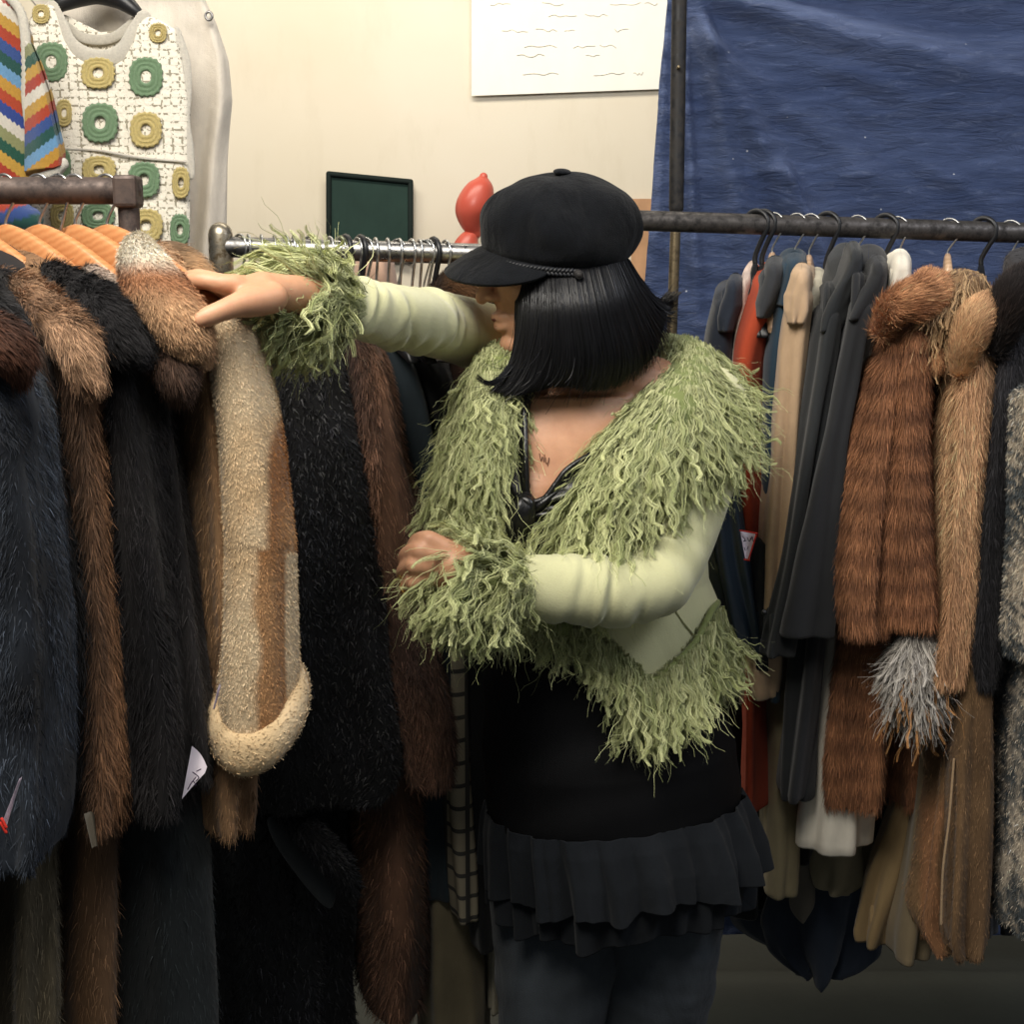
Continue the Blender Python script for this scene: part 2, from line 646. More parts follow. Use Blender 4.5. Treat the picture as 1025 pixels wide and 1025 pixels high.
board, q = card('chalkboard', 329, 174, 411, 262, WY - 0.03, CL('dark_green', (40, 62, 56), sheen=0, var=0.15, wst=0.05), 'dark green rectangular board standing before the cream wall behind the chrome rail', 'board', 0.02, (8, 0))
mb = MB()
fr = []
for (ax, ay), (bx, by) in (((329, 174), (411, 182)), ((329, 174), (329, 262)), ((411, 182), (411, 262))):
    tube(mb, KP([(ax, ay, WY - 0.035, 0.008), (bx, by, WY - 0.035, 0.008)]), 8, 4)
mb.build('board_frame', CL('dark_frame', (30, 40, 38), sheen=0), board)

tan, q = card('brown_notice', 632, 199, 655, 292, WY - 0.02, CL('tan_card', (196, 150, 112), sheen=0, wst=0.03), 'small tan card on the cream wall by the blue tarpaulin edge', 'notice', 0.006)

# faint lettering ghost lines and marks on the wall are left to the wall itself
# red balloon cluster
mred, nt, b_ = newmat('red_rubber')
b_.inputs['Base Color'].default_value = (*lin((206, 84, 66)), 1)
b_.inputs['Roughness'].default_value = 0.35
bal = thing('balloon', W(478, 240, WY - 0.25), 'blurred red balloon hanging by the wall left of the cap', 'balloon')
for nm, L_ in (('balloon_body', [(484, 177, .012), (482, 186, .036), (477, 200, .05), (473, 212, .05), (473, 224, .035), (476, 234, .016)]), ('balloon_knot', [(476, 232, .012), (470, 240, .03), (466, 252, .04), (464, 268, .035), (466, 280, .012)])):
    mb = MB(); tube(mb, KP([(a, b2, WY - 0.25, c) for a, b2, c in L_]), 28, 30); mb.build(nm, mred, bal)

# ---------------------------------------------------------------- blue tarpaulin
def tarp():
    m, nt, b = newmat('blue_tarpaulin')
    v = objvec(nt, (1, 1, 1))
    f = ramp(nt, noise(nt, 3, 6, 0.65, objvec(nt, (0.6, 1, 2.2)), 0.6), 0.3, 0.75)
    c = mix_rgb(nt, lin((62, 80, 124)), lin((92, 110, 154)), f)
    f2 = ramp(nt, noise(nt, 30, 6, 0.75, objvec(nt, (0.5, 1, 2.5)), 0.8), 0.55, 0.85)
    c = mix_rgb(nt, c, lin((128, 144, 182)), f2)
    vo = nn(nt, 'ShaderNodeTexVoronoi')
    vo.inputs['Scale'].default_value = 17
    nt.links.new(v, vo.inputs['Vector'])
    lt = nn(nt, 'ShaderNodeMath', operation='LESS_THAN')
    nt.links.new(vo.outputs['Distance'], lt.inputs[0]); lt.inputs[1].default_value = 0.035
    c = mix_rgb(nt, c, lin((210, 215, 225)), lt.outputs[0])
    nt.links.new(c, b.inputs['Base Color'])
    b.inputs['Roughness'].default_value = 0.5
    b.inputs['Specular IOR Level'].default_value = 0.35
    h = noise(nt, 26, 8, 0.75, objvec(nt, (0.45, 1, 2.2)), 1.2)
    bump(nt, b, h, 0.8, 0.02)
    Yt = 2.95
    R, C = 220, 240
    py = np.linspace(-60, 935, R)[:, None] * np.ones((1, C))
    u = np.linspace(0, 1, C)[None] * np.ones((R, 1))
    xl = np.interp(py[:, 0], [-60, 0, 80, 200, 290, 600, 1000], [662, 668, 660, 652, 645, 640, 640])[:, None]
    px = xl + (1230 - xl) * u
    D = np.zeros((R, C))

    def ridge(x0, y0, x1, y1, w, h):
        dx, dy = x1 - x0, y1 - y0
        L = math.hypot(dx, dy)
        s_ = ((px - x0) * dx + (py - y0) * dy) / L
        t_ = ((px - x0) * -dy + (py - y0) * dx) / L
        return h * np.exp(-(t_ / (w * (0.6 + 0.8 * np.clip(s_ / L, 0, 1)))) ** 2) * sm(-0.1 * L, 0.15 * L, s_) * (1 - sm(0.75 * L, 1.1 * L, s_))
    for a in ((690, 10, 860, 330, 16, .035), (700, 0, 760, 330, 12, .025), (690, -10, 1030, 90, 18, .045), (720, -20, 1050, 40, 16, -.03),
              (690, 30, 900, 200, 14, .02), (800, 60, 1040, 130, 14, .02), (684, 40, 700, 330, 6, .02), (780, 160, 840, 290, 8, .018),
              (900, 150, 1040, 260, 22, .02), (850, 120, 1000, 240, 14, -.015), (668, 0, 655, 300, 6, .012)):
        D += ridge(*a)
    P = np.stack([W(0, 0, 1)[0] * 0 + px, px, px], -1)
    dx, dy = px - 512.5, py - 512.5
    t = Yt / (F * CS - dy * SN)
    X, Z = dx * t, CAMZ + (-F * SN - dy * CS) * t
    Q = np.stack([X, np.full_like(X, Yt), Z], -1)
    nz = noise3(Q * [1, 1, 2.2], 9, 3) * .008 + noise3(Q * [.6, 1, 2.5], 28, 4) * .006 + noise3(Q * [1, 1, 1.6], 60, 5) * .0028
    crease = -0.006 * np.exp(-((py - (104 + (px - 690) * 0.016)) / 1.5) ** 2)
    crease += 0.006 * np.exp(-((px - (745 + (py - 130) * 0.9)) / 3) ** 2) * (py > 140) * (py < 300)
    Q[..., 1] -= D + nz + crease
    P0 = Q[:, ::-1]
    P1 = Q[:, ::-1] + [0, 0.004, 0]
    mb = MB()
    mb.grid(P0[::1], False)
    mb.grid(P1[::1, ::-1], False)
    o = mb.build('tarpaulin', m)
    return tag(o, 'creased blue tarpaulin sheet hung behind the right clothes rail', 'tarpaulin')


tarp()

# the black pole in front of the tarpaulin
pole = thing('upright_pole', (W(676, 300, 2.6)[0], 2.6, 0), 'tall black pole with a bare metal lower section before the blue tarpaulin', 'pole')
a, b2 = W(681, -60, 2.6), W(677, 208, 2.6)
mb = MB(); tube(mb, np.array([list(a + (a - b2) * .3) + [.0135], list(b2) + [.0135]]), 20, 8); mb.build('upper_tube', M['black_steel'], pole)
mb = MB(); e = W(674, 292, 2.6); g_ = e + (e - b2) * 8
g_ = np.array([e[0] - 0.02, 2.6, 0.0])
tube(mb, np.array([list(b2) + [.0095], list(e) + [.0095], list(g_) + [.0095]]), 20, 16, smoothK=False, cap=False); mb.build('lower_tube', M['brass_steel'], pole)
mb = MB(); c_ = W(679, 68, 2.585); tube(mb, np.array([list(c_) + [.0035], list(c_ - [0, .008, 0]) + [.0035]]), 12, 3); mb.build('rivet', M['brass_steel'], pole)

# ---------------------------------------------------------------- rails
def seg(mb, a, b2, r, n=24):
    tube(mb, np.array([list(a) + [r], list(b2) + [r]]), n, 6, cap=True)


RF, RC, RR = 1.55, 2.12, 2.32     # depths of the front, chrome and right rails
fr0, fr1 = W(-420, 190, RF), W(128, 191, RF)
rk = thing('clothes_rack', (fr1[0], RF, 0), 'dark brown steel clothes rack with a square elbow, nearest on the left', 'clothes rack')
mb = MB(); seg(mb, fr0, fr1, .0145); mb.build('rail', M['brown_steel'], rk)
mb = MB(); mb.box(fr1 + [.0, 0, -.001], (.026, .034, .034)); mb.build('elbow_joint', M['brown_steel'], rk, False, mods=[('BEVEL', dict(width=.004, segments=2))])
for e_ in (fr1, fr0):
    mb = MB(); seg(mb, e_ + [0, 0, -.02], np.array([e_[0], RF, 0.014]), .0115); mb.build('upright', M['brown_steel'], rk)
mb = MB(); seg(mb, np.array([fr0[0], RF, 0.014]), np.array([fr1[0], RF, 0.014]), .0135); mb.build('foot_bar', M['brown_steel'], rk)

c0, c1 = W(221, 247, RC), W(600, 258, RC)
ck = thing('clothes_rack', (c0[0], RC, 0), 'shiny chrome clothes rack with a worn capped post, behind the woman\'s arm', 'clothes rack')
mb = MB(); seg(mb, c0, c1, .0155); mb.build('rail', M['chrome'], ck)
mb = MB(); tube(mb, np.array([list(c0 + [0, 0, .018]) + [.018], list(c0 + [0, 0, -.035]) + [.018]]), 24, 4); mb.build('end_cap', M['worn_chrome'], ck)
for c in (c0, c1):
    mb = MB(); seg(mb, c + [0, 0, -.03], np.array([c[0], RC, 0.013]), .0125); mb.build('upright', M['worn_chrome'], ck)
mb = MB(); seg(mb, np.array([c0[0], RC, .013]), np.array([c1[0], RC, .013]), .0125); mb.build('foot_bar', M['worn_chrome'], ck)

r0, r1 = W(585, 219, RR), W(1330, 243, RR)
gk = thing('clothes_rack', (r0[0], RR, 0), 'long grey steel clothes rack in front of the blue tarpaulin', 'clothes rack')
mb = MB(); seg(mb, r0, r1, .0165); mb.build('rail', M['grey_steel'], gk)
for c in (r0, r1):
    mb = MB(); seg(mb, c, np.array([c[0], RR, 0.014]), .0145); mb.build('upright', M['grey_steel'], gk)
mb = MB(); seg(mb, np.array([r0[0], RR, .014]), np.array([r1[0], RR, .014]), .0145); mb.build('foot_bar', M['grey_steel'], gk)
# ---------------------------------------------------------------- hangers
def rail_z(x, a, b2):
    return a[2] + (b2[2] - a[2]) * (x - a[0]) / (b2[0] - a[0])


def hanger(px, Yr, ra, rb, rr, kind, ang, label, group, drop=0.055, body=True, hmat=None, wirer=0.0016, hang=None, half=.205, sag=.078):
    """kind: honey_wood, pale_wood, black, wire. ang: yaw of the hanger's arm from the depth axis, radians (near end to +x when positive)"""
    x = W(px, 200, Yr)[0]
    for _ in range(3):
        z = rail_z(x, ra, rb)
        pyy = proj(np.array([x, Yr, z]))[1]
        x = W(px, pyy, Yr)[0]
    c = np.array([x, Yr, z])
    t = thing('clothes_hanger', c + [0, 0, -drop - rr - .03], label, 'hanger', group)
    near = np.array([math.sin(ang), -math.cos(ang), 0])
    hv = near if hang is None else np.array([math.sin(hang), -math.cos(hang), 0])
    wr = wirer if (kind != 'black' or hmat) else .0042
    R = rr + wr + 0.0008
    # hook: arc over the rail in the plane of near/z
    pts = []
    for q in np.linspace(200, -35, 15):
        a = math.radians(q)
        pts.append(list(c + hv * (-math.cos(a)) * -1 * R + np.array([0, 0, math.sin(a) * R])) + [wr])
    # continue to the shank
    end = c + np.array([0, 0, -rr - drop])
    last = np.array(pts[-1][:3])
    pts.append(list(last * .45 + (c + [0, 0, -rr - drop * .45]) * .55 + hv * .002) + [wr])
    pts.append(list(end + [0, 0, drop * .3]) + [wr])
    pts.append(list(end) + [wr])
    mb = MB(); tube(mb, np.array(pts), 8, 46)
    mb.build('hook', M['wire'] if (kind != 'black' or hmat) else M['plastic'], t)
    if body:
        mb = MB()
        if kind == 'wire':
            A = end + near * .2 + [0, 0, -.09]; B = end - near * .2 + [0, 0, -.09]
            tube(mb, np.array([list(p) + [wr] for p in (end, A, B, end)]), 8, 60, smoothK=False)
            mb.build('wire_frame', M['wire'], t)
        else:
            # curved arm, swept box with rounded section
            hgt, th = (.042, .013) if kind != 'black' else (.024, .011)
            n, m_ = 41, 20
            s_ = np.linspace(-1, 1, n)
            S = []
            for s in s_:
                cen = end + near * (s * half) + np.array([near[1], -near[0], 0]) * (-.018 * s * s) + [0, 0, -hgt * .42 - sag * abs(s) ** 1.45]
                hh = hgt * (1 - .35 * abs(s) ** 2) * (0.35 if abs(s) > .99 else 1)
                tt = th * (1 + .5 * abs(s))
                ths = np.linspace(0, 2 * math.pi, m_, endpoint=False)
                side = np.array([near[1], -near[0], 0])
                S.append(cen + side * (np.sign(np.cos(ths)) * np.abs(np.cos(ths)) ** .6 * tt / 2)[:, None] + np.array([0, 0, 1]) * (np.sign(np.sin(ths)) * np.abs(np.sin(ths)) ** .8 * hh / 2)[:, None])
            S = np.array(S)
            c0_, c1_ = S[0].mean(0), S[-1].mean(0)
            S = np.concatenate([[c0_ + (S[0] - c0_) * .02], S, [c1_ + (S[-1] - c1_) * .02]])
            mb.grid(S)
            mb.build('shoulder_bar', M['plastic'] if kind == 'black' else M[kind], t)
    return t


def C_(rgb):
    c = lin(rgb)
    return lambda P: np.tile(c, (np.asarray(P).reshape(-1, 3).shape[0], 1))


def mottle(a, b, s=14, seed=0, st=(1, 1, 1)):
    a, b = lin(a), lin(b)

    def f(P):
        P = np.asarray(P).reshape(-1, 3)
        k = sm(-.6, .6, noise3(P * np.array(st), s, seed))[:, None]
        return a * (1 - k) + b * k
    return f


def part(root, name, secs, Yn, L, mat, col, skew=0.0, furp=None, **k):
    if furp:
        i_ = furp['length'] * .12 * 820
        secs = [(a, b2 + i_, c - i_) if c - b2 > 4 * i_ else (a, b2, c) for a, b2, c in secs]
    if furp and 'rb' not in k:
        k['rb'] = .014
    G = slab(secs, Yn, L, skew, **k)
    mb = MB()
    cf = col if callable(col) else C_(col)
    cc = cf(G.reshape(-1, 3)).reshape(G.shape)
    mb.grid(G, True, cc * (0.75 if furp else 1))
    if furp:
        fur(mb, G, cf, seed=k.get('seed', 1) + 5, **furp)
    return mb.build(name, M[mat] if isinstance(mat, str) else mat, root)


def coat(label, cat, specs, name='coat', group=None):
    y = max(s['secs'][-1][0] for s in specs)
    s0 = specs[0]
    c = s0['secs'][-1]
    base = W((c[1] + c[2]) / 2, c[0], s0['Yn'])
    t = thing(name, base, label, cat, group)
    for s in specs:
        s = dict(s)
        nm = s.pop('name')
        if nm == 'tube':
            continue
        part(t, nm, **s)
    return t


def tubepart(root, name, K, mat, col, n=28, rows=40, furp=None, **k):
    mb = MB()
    cf = col if callable(col) else C_(col)
    tmp = MB()
    P = tube(tmp, KP(K), n, rows, **k)
    mb.grid(P, True, cf(P.reshape(-1, 3)).reshape(P.shape))
    if furp:
        fur(mb, P[1:-1], cf, **furp)
    return mb.build(name, M[mat] if isinstance(mat, str) else mat, root)


def tagcard(corners, Y, rgb=(236, 226, 236), edge=None, label='', name='price_tag', marks=(), bend=0.006):
    """small paper tag, corners in photo measure (tl,tr,br,bl)"""
    c = [W(x, y, Y) for x, y in corners]
    t = thing(name, sum(c) / 4, label, 'tag')
    n = 8
    u, v = np.meshgrid(np.linspace(0, 1, n), np.linspace(0, 1, n))
    u, v = u[..., None], v[..., None]
    P = (c[0] * (1 - u) + c[1] * u) * (1 - v) + (c[3] * (1 - u) + c[2] * u) * v
    P[..., 1] += (np.sin(u[..., 0] * 3.1) * bend)
    mb = MB()
    mb.grid(P, False); mb.grid((P + [0, .0008, 0])[:, ::-1], False)
    mb.build('paper', CL('tag_paper_%d' % (hash(label) % 9973), rgb, sheen=0, var=.04, wst=.02), t)
    if edge:
        mb = MB()
        for a, b2 in edge['segs']:
            tube(mb, KP([(a[0], a[1], Y - .002, edge['r']), (b2[0], b2[1], Y - .002, edge['r'])]), 6, 4)
        mb.build('red_border', CL('tag_red', (205, 46, 34), sheen=0, wst=0), t)
    if marks:
        mb = MB()
        for s in marks:
            tube(mb, KP([(x, y, Y - .003, .0006) for x, y in s]), 5, 8)
        mb.build('handwritten_price', CL('tag_ink', (60, 46, 70), sheen=0, wst=0), t)
    return t


# ================================================================ LEFT FRONT RACK
LG = 'coats on the brown rack'
SK = -.15

FP = lambda n=9000, L=.014, w=.0017, **k: dict(n=int(n * 1.9), length=L * .82, width=w * .68, **k)
navy = mottle((26, 30, 38), (60, 68, 80), 16, 1)
blk = mottle((20, 20, 22), (48, 47, 48), 18, 2, (1, 1, .4))
char = mottle((28, 30, 32), (58, 60, 62), 14, 3, (1, 1, .5))
coat('blue-black fur coat at the far left, its rounded cuff hanging lowest', 'fur coat', [
    dict(name='sleeve', secs=[(352, -75, 4), (375, -68, 22), (420, -60, 36), (520, -52, 50), (650, -45, 58), (760, -22, 58), (840, -4, 56), (868, 6, 48)], Yn=1.24, L=.14, mat='fur', col=navy, furp=FP(17000, .011, lift=.25, vary=.55, clump=.02), amp=.006, seed=1),
    dict(name='body', secs=[(350, -120, -20), (600, -110, -20), (1120, -110, -10)], Yn=1.3, L=.36, skew=SK, mat='fur', col=navy, furp=FP(9000), seed=2)])
coat('plum-brown coat hem showing at the left frame edge beside a price tag', 'coat', [
    dict(name='body', secs=[(560, -60, 4), (690, -60, 10), (770, -60, 17), (815, -60, 14)], Yn=1.3, L=.1, mat='fur', col=mottle((52, 38, 34), (74, 56, 48), 14, 4), furp=FP(3000), seed=3)])
rb = mottle((96, 58, 40), (58, 36, 26), 20, 5)
t = coat('reddish-brown fur coat with a pointed lapel, squeezed behind the blue-black coat', 'fur coat', [
    dict(name='sleeve', secs=[(360, -10, 42), (400, 0, 50), (500, 20, 62), (600, 30, 70), (700, 32, 70)], Yn=1.33, L=.1, mat='fur', col=mottle((98, 70, 52), (66, 50, 42), 20, 6), furp=FP(5000), seed=4)])
tubepart(t, 'lapel', [(-20, 330, 1.27, .02), (0, 342, 1.25, .024), (14, 356, 1.25, .020), (20, 374, 1.26, .010)], 'fur', rb, furp=FP(4500, .013))
coat('shaggy black fur coat, second from the left frame edge', 'fur coat', [
    dict(name='sleeve', secs=[(290, -40, 10), (312, -30, 44), (345, -10, 62), (400, 10, 69), (520, 38, 80), (640, 45, 95), (740, 55, 92), (790, 60, 82)], Yn=1.36, L=.13, mat='fur', col=blk, furp=FP(16000, .018, lift=.4, clump=.02, vary=.5), seed=6, amp=.007),
    dict(name='body', secs=[(300, -40, 30), (600, -20, 60), (700, -20, 62)], Yn=1.42, L=.3, skew=SK, mat='fur', col=blk, seed=7, drop=.05)])
coat('long dark olive-brown fur coat hanging low at the left below the short sleeves', 'fur coat', [
    dict(name='body', secs=[(640, 5, 62), (860, 2, 62), (960, 3, 62), (1120, 4, 62)], Yn=1.38, L=.34, skew=SK, mat='fur', col=mottle((84, 76, 60), (124, 112, 88), 16, 8, (1, 1, .4)), furp=FP(15000), seed=8, amp=.008, k=9)])


def tancol(P):
    a = mottle((172, 122, 84), (112, 78, 54), 13, 9, (1, 1, .5))(P)
    q = proj(np.asarray(P).reshape(-1, 3))
    # the fur is darker brown towards the inner seam: strips run down the coat
    x0 = np.interp(q[:, 1], [300, 400, 520, 640, 820], [70, 85, 92, 98, 95])
    k = sm(-6, 14, q[:, 0] - x0)[:, None] * .9 + .1
    return a * k + lin((78, 58, 44)) * (1 - k)


t = coat('tan-brown long-haired fur coat between two black fur coats', 'fur coat', [
    dict(name='sleeve', secs=[(330, 45, 104), (350, 52, 109), (400, 62, 111), (520, 75, 118), (640, 85, 125), (740, 84, 131), (800, 82, 133), (822, 90, 126)], Yn=1.38, L=.13, mat='fur', col=tancol, furp=FP(16000, .02, lift=.35), seed=9),
    dict(name='body', secs=[(300, 20, 70), (600, 55, 110), (800, 60, 120), (940, 56, 121), (1120, 55, 120)], Yn=1.44, L=.3, skew=SK, mat='fur', col=mottle((160, 118, 80), (98, 74, 56), 12, 10, (2, 2, .3)), furp=FP(15000, .016), seed=10, drop=.05)])
tubepart(t, 'collar', [(-20, 290, 1.47, .02), (10, 296, 1.45, .022), (36, 308, 1.42, .023), (60, 326, 1.39, .022), (80, 348, 1.37, .022), (90, 374, 1.36, .014)], 'fur', mottle((178, 138, 104), (128, 90, 62), 24, 11), furp=FP(13000, .019, lift=.45, clump=.015))

blk2 = mottle((26, 24, 26), (58, 54, 54), 18, 12, (1, 1, .4))
t = coat('glossy black long-haired fur coat with a white price tag at its cuff', 'fur coat', [
    dict(name='sleeve', secs=[(300, 80, 128), (330, 92, 148), (380, 106, 158), (480, 112, 166), (600, 118, 180), (700, 124, 192), (780, 128, 197), (812, 138, 190)], Yn=1.40, L=.14, mat='fur', col=blk2, furp=FP(20000, .017, lift=.3, clump=.02, vary=.45), seed=13, amp=.007),
    dict(name='side_panel', secs=[(320, 130, 152), (360, 140, 164), (420, 148, 175), (560, 156, 196), (700, 176, 213), (765, 188, 215), (778, 192, 213)], Yn=1.45, L=.14, skew=-.04, mat='fur', col=blk2, furp=FP(12000, .014), seed=14),
    dict(name='body', secs=[(310, 60, 120), (600, 90, 160), (790, 116, 206), (900, 120, 211), (1120, 122, 219)], Yn=1.47, L=.3, skew=SK, mat='fur', col=mottle((46, 52, 54), (78, 84, 84), 12, 15, (1, 1, .4)), furp=FP(17000, .013), seed=15, drop=.05, amp=.006)])
tubepart(t, 'collar', [(46, 276, 1.49, .012), (64, 286, 1.46, .018), (86, 302, 1.43, .023), (108, 322, 1.40, .024), (128, 344, 1.39, .020)], 'fur', blk2, furp=FP(10000, .018, lift=.45, clump=.015))

t = coat('taupe coat with a pale pinkish collar, half hidden between black fur and sheepskin', 'coat', [
    dict(name='body', secs=[(330, 130, 175), (380, 150, 188), (420, 160, 196), (600, 178, 204), (700, 185, 212), (745, 190, 212)], Yn=1.5, L=.2, mat='fur', col=mottle((110, 84, 62), (70, 54, 44), 14, 17, (1, 1, .4)), furp=FP(9000, .014), seed=16)])
tubepart(t, 'collar', [(92, 276, 1.47, .012), (106, 290, 1.46, .016), (122, 308, 1.45, .017), (138, 328, 1.44, .012)], 'fur', mottle((206, 186, 170), (170, 146, 130), 26, 18), furp=FP(5000, .009, lift=.6))
tubepart(t, 'lapel', [(158, 344, 1.45, .012), (168, 358, 1.43, .016), (176, 374, 1.42, .016), (179, 390, 1.43, .009)], 'fur', mottle((98, 72, 56), (62, 44, 36), 20, 19), furp=FP(4500, .018, lift=.6, clump=.012))


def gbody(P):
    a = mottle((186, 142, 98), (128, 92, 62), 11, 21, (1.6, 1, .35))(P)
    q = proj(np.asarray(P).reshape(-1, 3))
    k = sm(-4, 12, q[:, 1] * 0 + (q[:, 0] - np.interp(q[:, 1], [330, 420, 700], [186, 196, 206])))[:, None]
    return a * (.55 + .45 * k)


def gsleeve(P):
    q = proj(np.asarray(P).reshape(-1, 3))
    x, y = q[:, 0], q[:, 1]
    P3 = np.asarray(P).reshape(-1, 3)
    n_ = noise3(P3, 30, 3) * 5
    cream = mottle((240, 212, 170), (220, 186, 140), 25, 22)(P)
    tan = mottle((170, 112, 62), (198, 148, 98), 24, 23)(P)
    edge = np.interp(y, [330, 380, 420, 480, 548, 552, 740], [320, 290, 273, 262, 262, 250, 254])
    right = np.interp(y, [548, 552, 640, 740], [400, 284, 283, 286])
    k = sm(0, 9, x + n_ - edge) * (1 - sm(0, 4, x - right))
    k *= 1 - .0 * y
    k = k[:, None]
    # seam round the elbow
    s = np.exp(-((y - (549 + n_ * .4)) / 2.2) ** 2)[:, None]
    return (cream * (1 - k) + tan * k) * (1 - .35 * s)


def gcollar(P):
    q = proj(np.asarray(P).reshape(-1, 3))
    y = q[:, 1] + noise3(np.asarray(P).reshape(-1, 3), 24, 5) * 10
    cream, mid, tan = lin((252, 238, 214)), lin((184, 124, 82)), lin((208, 162, 118))
    k1 = sm(250, 276, y)[:, None]
    k2 = sm(276, 310, y)[:, None]
    return (cream * (1 - k1) + mid * k1) * (1 - k2) + tan * k2


t = coat('cream and tan sheepskin coat with a thick rolled cuff, held by the woman\'s hand', 'sheepskin coat', [
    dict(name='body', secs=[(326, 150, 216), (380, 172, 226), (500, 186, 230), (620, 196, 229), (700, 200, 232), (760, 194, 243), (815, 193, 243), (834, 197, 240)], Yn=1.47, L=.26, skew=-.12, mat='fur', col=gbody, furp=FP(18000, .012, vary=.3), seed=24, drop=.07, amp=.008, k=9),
    dict(name='sleeve', secs=[(314, 212, 240), (322, 206, 249), (340, 206, 259), (380, 210, 269), (450, 219, 281), (550, 224, 291), (640, 221, 293), (720, 217, 296), (742, 217, 297)], Yn=1.44, L=.13, mat='shearling', col=gsleeve, furp=FP(26000, .0050, .0020, lift=.55, rand=.7, vary=.10), seed=25, amp=.002, rt=.012, hem=True)])
# rolled cuff: a fat ring round the wrist
mb = MB()
cen = W(258, 718, 1.50)
n_, m_ = 64, 24
th = np.linspace(0, 2 * math.pi, n_, endpoint=False)
ringc = np.stack([cen[0] + .0455 * np.cos(th), cen[1] + .062 * np.sin(th), cen[2] + .004 + .005 * np.cos(th) + .026 * np.sin(th) + .014 * np.cos(th) ** 2], -1)
od = nrm(np.stack([.062 * np.cos(th), .0395 * np.sin(th), 0 * th], -1))
ph = np.linspace(0, 2 * math.pi, m_, endpoint=False)
P = ringc[:, None] + od[:, None] * (np.cos(ph) * .0115)[None, :, None] + np.array([0, 0, 1]) * (np.sin(ph) * .024)[None, :, None]
P = P + noise3(P, 40, 2)[..., None] * .0015
G = np.concatenate([P, P[:1]], 0)[:, ::-1]
cf = mottle((240, 212, 168), (222, 190, 142), 30, 26)
mb.grid(G, True, cf(G.reshape(-1, 3)).reshape(G.shape))
fur(mb, G, cf, 12000, .0035, .0018, lift=.6, rand=.9, vary=.12)
mb.build('rolled_cuff', M['shearling'], t)
tubepart(t, 'collar', [(139, 240, 1.51, .009), (139, 254, 1.48, .019), (146, 274, 1.45, .027), (160, 298, 1.43, .031), (178, 320, 1.42, .031), (192, 340, 1.42, .024), (200, 354, 1.43, .014)], 'fur', gcollar, furp=FP(16000, .009, lift=.3, rand=.4, vary=.18), n=32)
tubepart(t, 'shoulder', [(160, 256, 1.56, .014), (178, 286, 1.545, .022), (206, 310, 1.53, .026), (222, 328, 1.51, .026)], 'fur', mottle((224, 194, 160), (180, 134, 92), 20, 28), furp=FP(9000, .009, lift=.6, rand=.6, vary=.2), n=32)
tubepart(t, 'dark_patch', [(172, 276, 1.455, .008), (178, 290, 1.435, .012), (186, 306, 1.425, .012), (194, 322, 1.42, .007)], 'fur', mottle((112, 66, 40), (84, 50, 32), 20, 29), furp=FP(4000, .009, lift=.6, rand=.5))

# hangers of the front rack
hg = 'wooden hangers on the brown rack'
for px, lab in ((4, 'honey wood hanger at the left frame edge of the brown rail'), (38, 'honey wood hanger second from left on the brown rail'),
                (-36, 'honey wood hanger cut off by the left frame edge'), (74, 'honey wood hanger whose wing rises above the pale collar'),
                (106, 'honey wood hanger nearest the elbow of the brown rail')):
    hanger(px, RF, fr0, fr1, .0145, 'honey_wood', .95, lab, hg, drop=.024, hang=1.15, half=.17, sag=.085)
hanger(58, RF, fr0, fr1, .0145, 'black', .95, 'black plastic hanger end between the wooden hangers on the brown rail', None, drop=.045, hmat=1, hang=1.1, half=.12, sag=.05)

tagcard([(19, 780), (20, 781), (5, 832), (1, 826)], 1.20, label='thin white tag with a red lower end at the far left', edge=dict(segs=[((1, 824), (6, 833)), ((2, 820), (6, 828))], r=.0016))
tagcard([(192, 747), (207, 768), (205, 774), (182, 800)], 1.33, label='white handwritten price tag on the glossy black fur cuff', marks=[[(190, 786), (196, 778)], [(193, 773), (199, 778), (196, 782)], [(197, 772), (201, 770)], [(188, 790), (193, 782), (196, 786)]])
tagcard([(84, 815), (94, 815), (98, 850), (92, 849)], 1.33, rgb=(120, 112, 98), label='grey paper tag below the tan-brown fur cuff')
tagcard([(219, 685), (220, 690), (214, 713), (213, 710)], 1.43, label='sliver of white tag beside the rolled sheepskin cuff')

# ================================================================ CHROME RACK
plush = mottle((7, 7, 9), (23, 23, 27), 46, 31, (1.4, 1, .8))
PF = dict(width=.0026, lift=.9, rand=.9, vary=.6, clump=.012)
coat('bulky black crushed plush coat hanging on the chrome rack', 'plush coat', [
    dict(name='body', secs=[(318, 262, 300), (336, 250, 345), (400, 250, 362), (500, 262, 378), (600, 262, 392), (700, 240, 410), (760, 226, 424), (798, 226, 418), (808, 236, 400)], Yn=1.86, L=.36, skew=-.1, mat='plush', col=plush, furp=dict(n=42000, length=.010, **PF), seed=31, amp=.012, drop=.035, k=6)])
t = coat('black crinkled fur coat with a turned grey lining, low below the plush coat', 'fur coat', [
    dict(name='body', secs=[(770, 190, 352), (900, 198, 356), (1000, 205, 352), (1130, 208, 350)], Yn=1.93, L=.3, skew=-.06, mat='plush', col=plush, furp=dict(n=26000, length=.012, **PF), seed=33, amp=.014, k=7)])
mb = MB()
pl = [(262, 812), (285, 822), (330, 862), (338, 880), (336, 920), (318, 905), (290, 870), (268, 838)]
u = np.array([W(x, y, 1.90 + .01 * math.sin(i)) for i, (x, y) in enumerate(pl)])
c = u.mean(0) - [0, .01, 0]
V = np.concatenate([[c], u, u + [0, .01, 0], [c + [0, .012, 0]]]); k_ = len(u)
tri = [[0, 1 + (i + 1) % k_, 1 + i] for i in range(k_)] + [[2 * k_ + 1, 1 + k_ + i, 1 + k_ + (i + 1) % k_] for i in range(k_)]
qd = [[1 + i, 1 + (i + 1) % k_, 1 + k_ + (i + 1) % k_, 1 + k_ + i] for i in range(k_)]
mb.add(V, [np.array(tri), np.array(qd)])
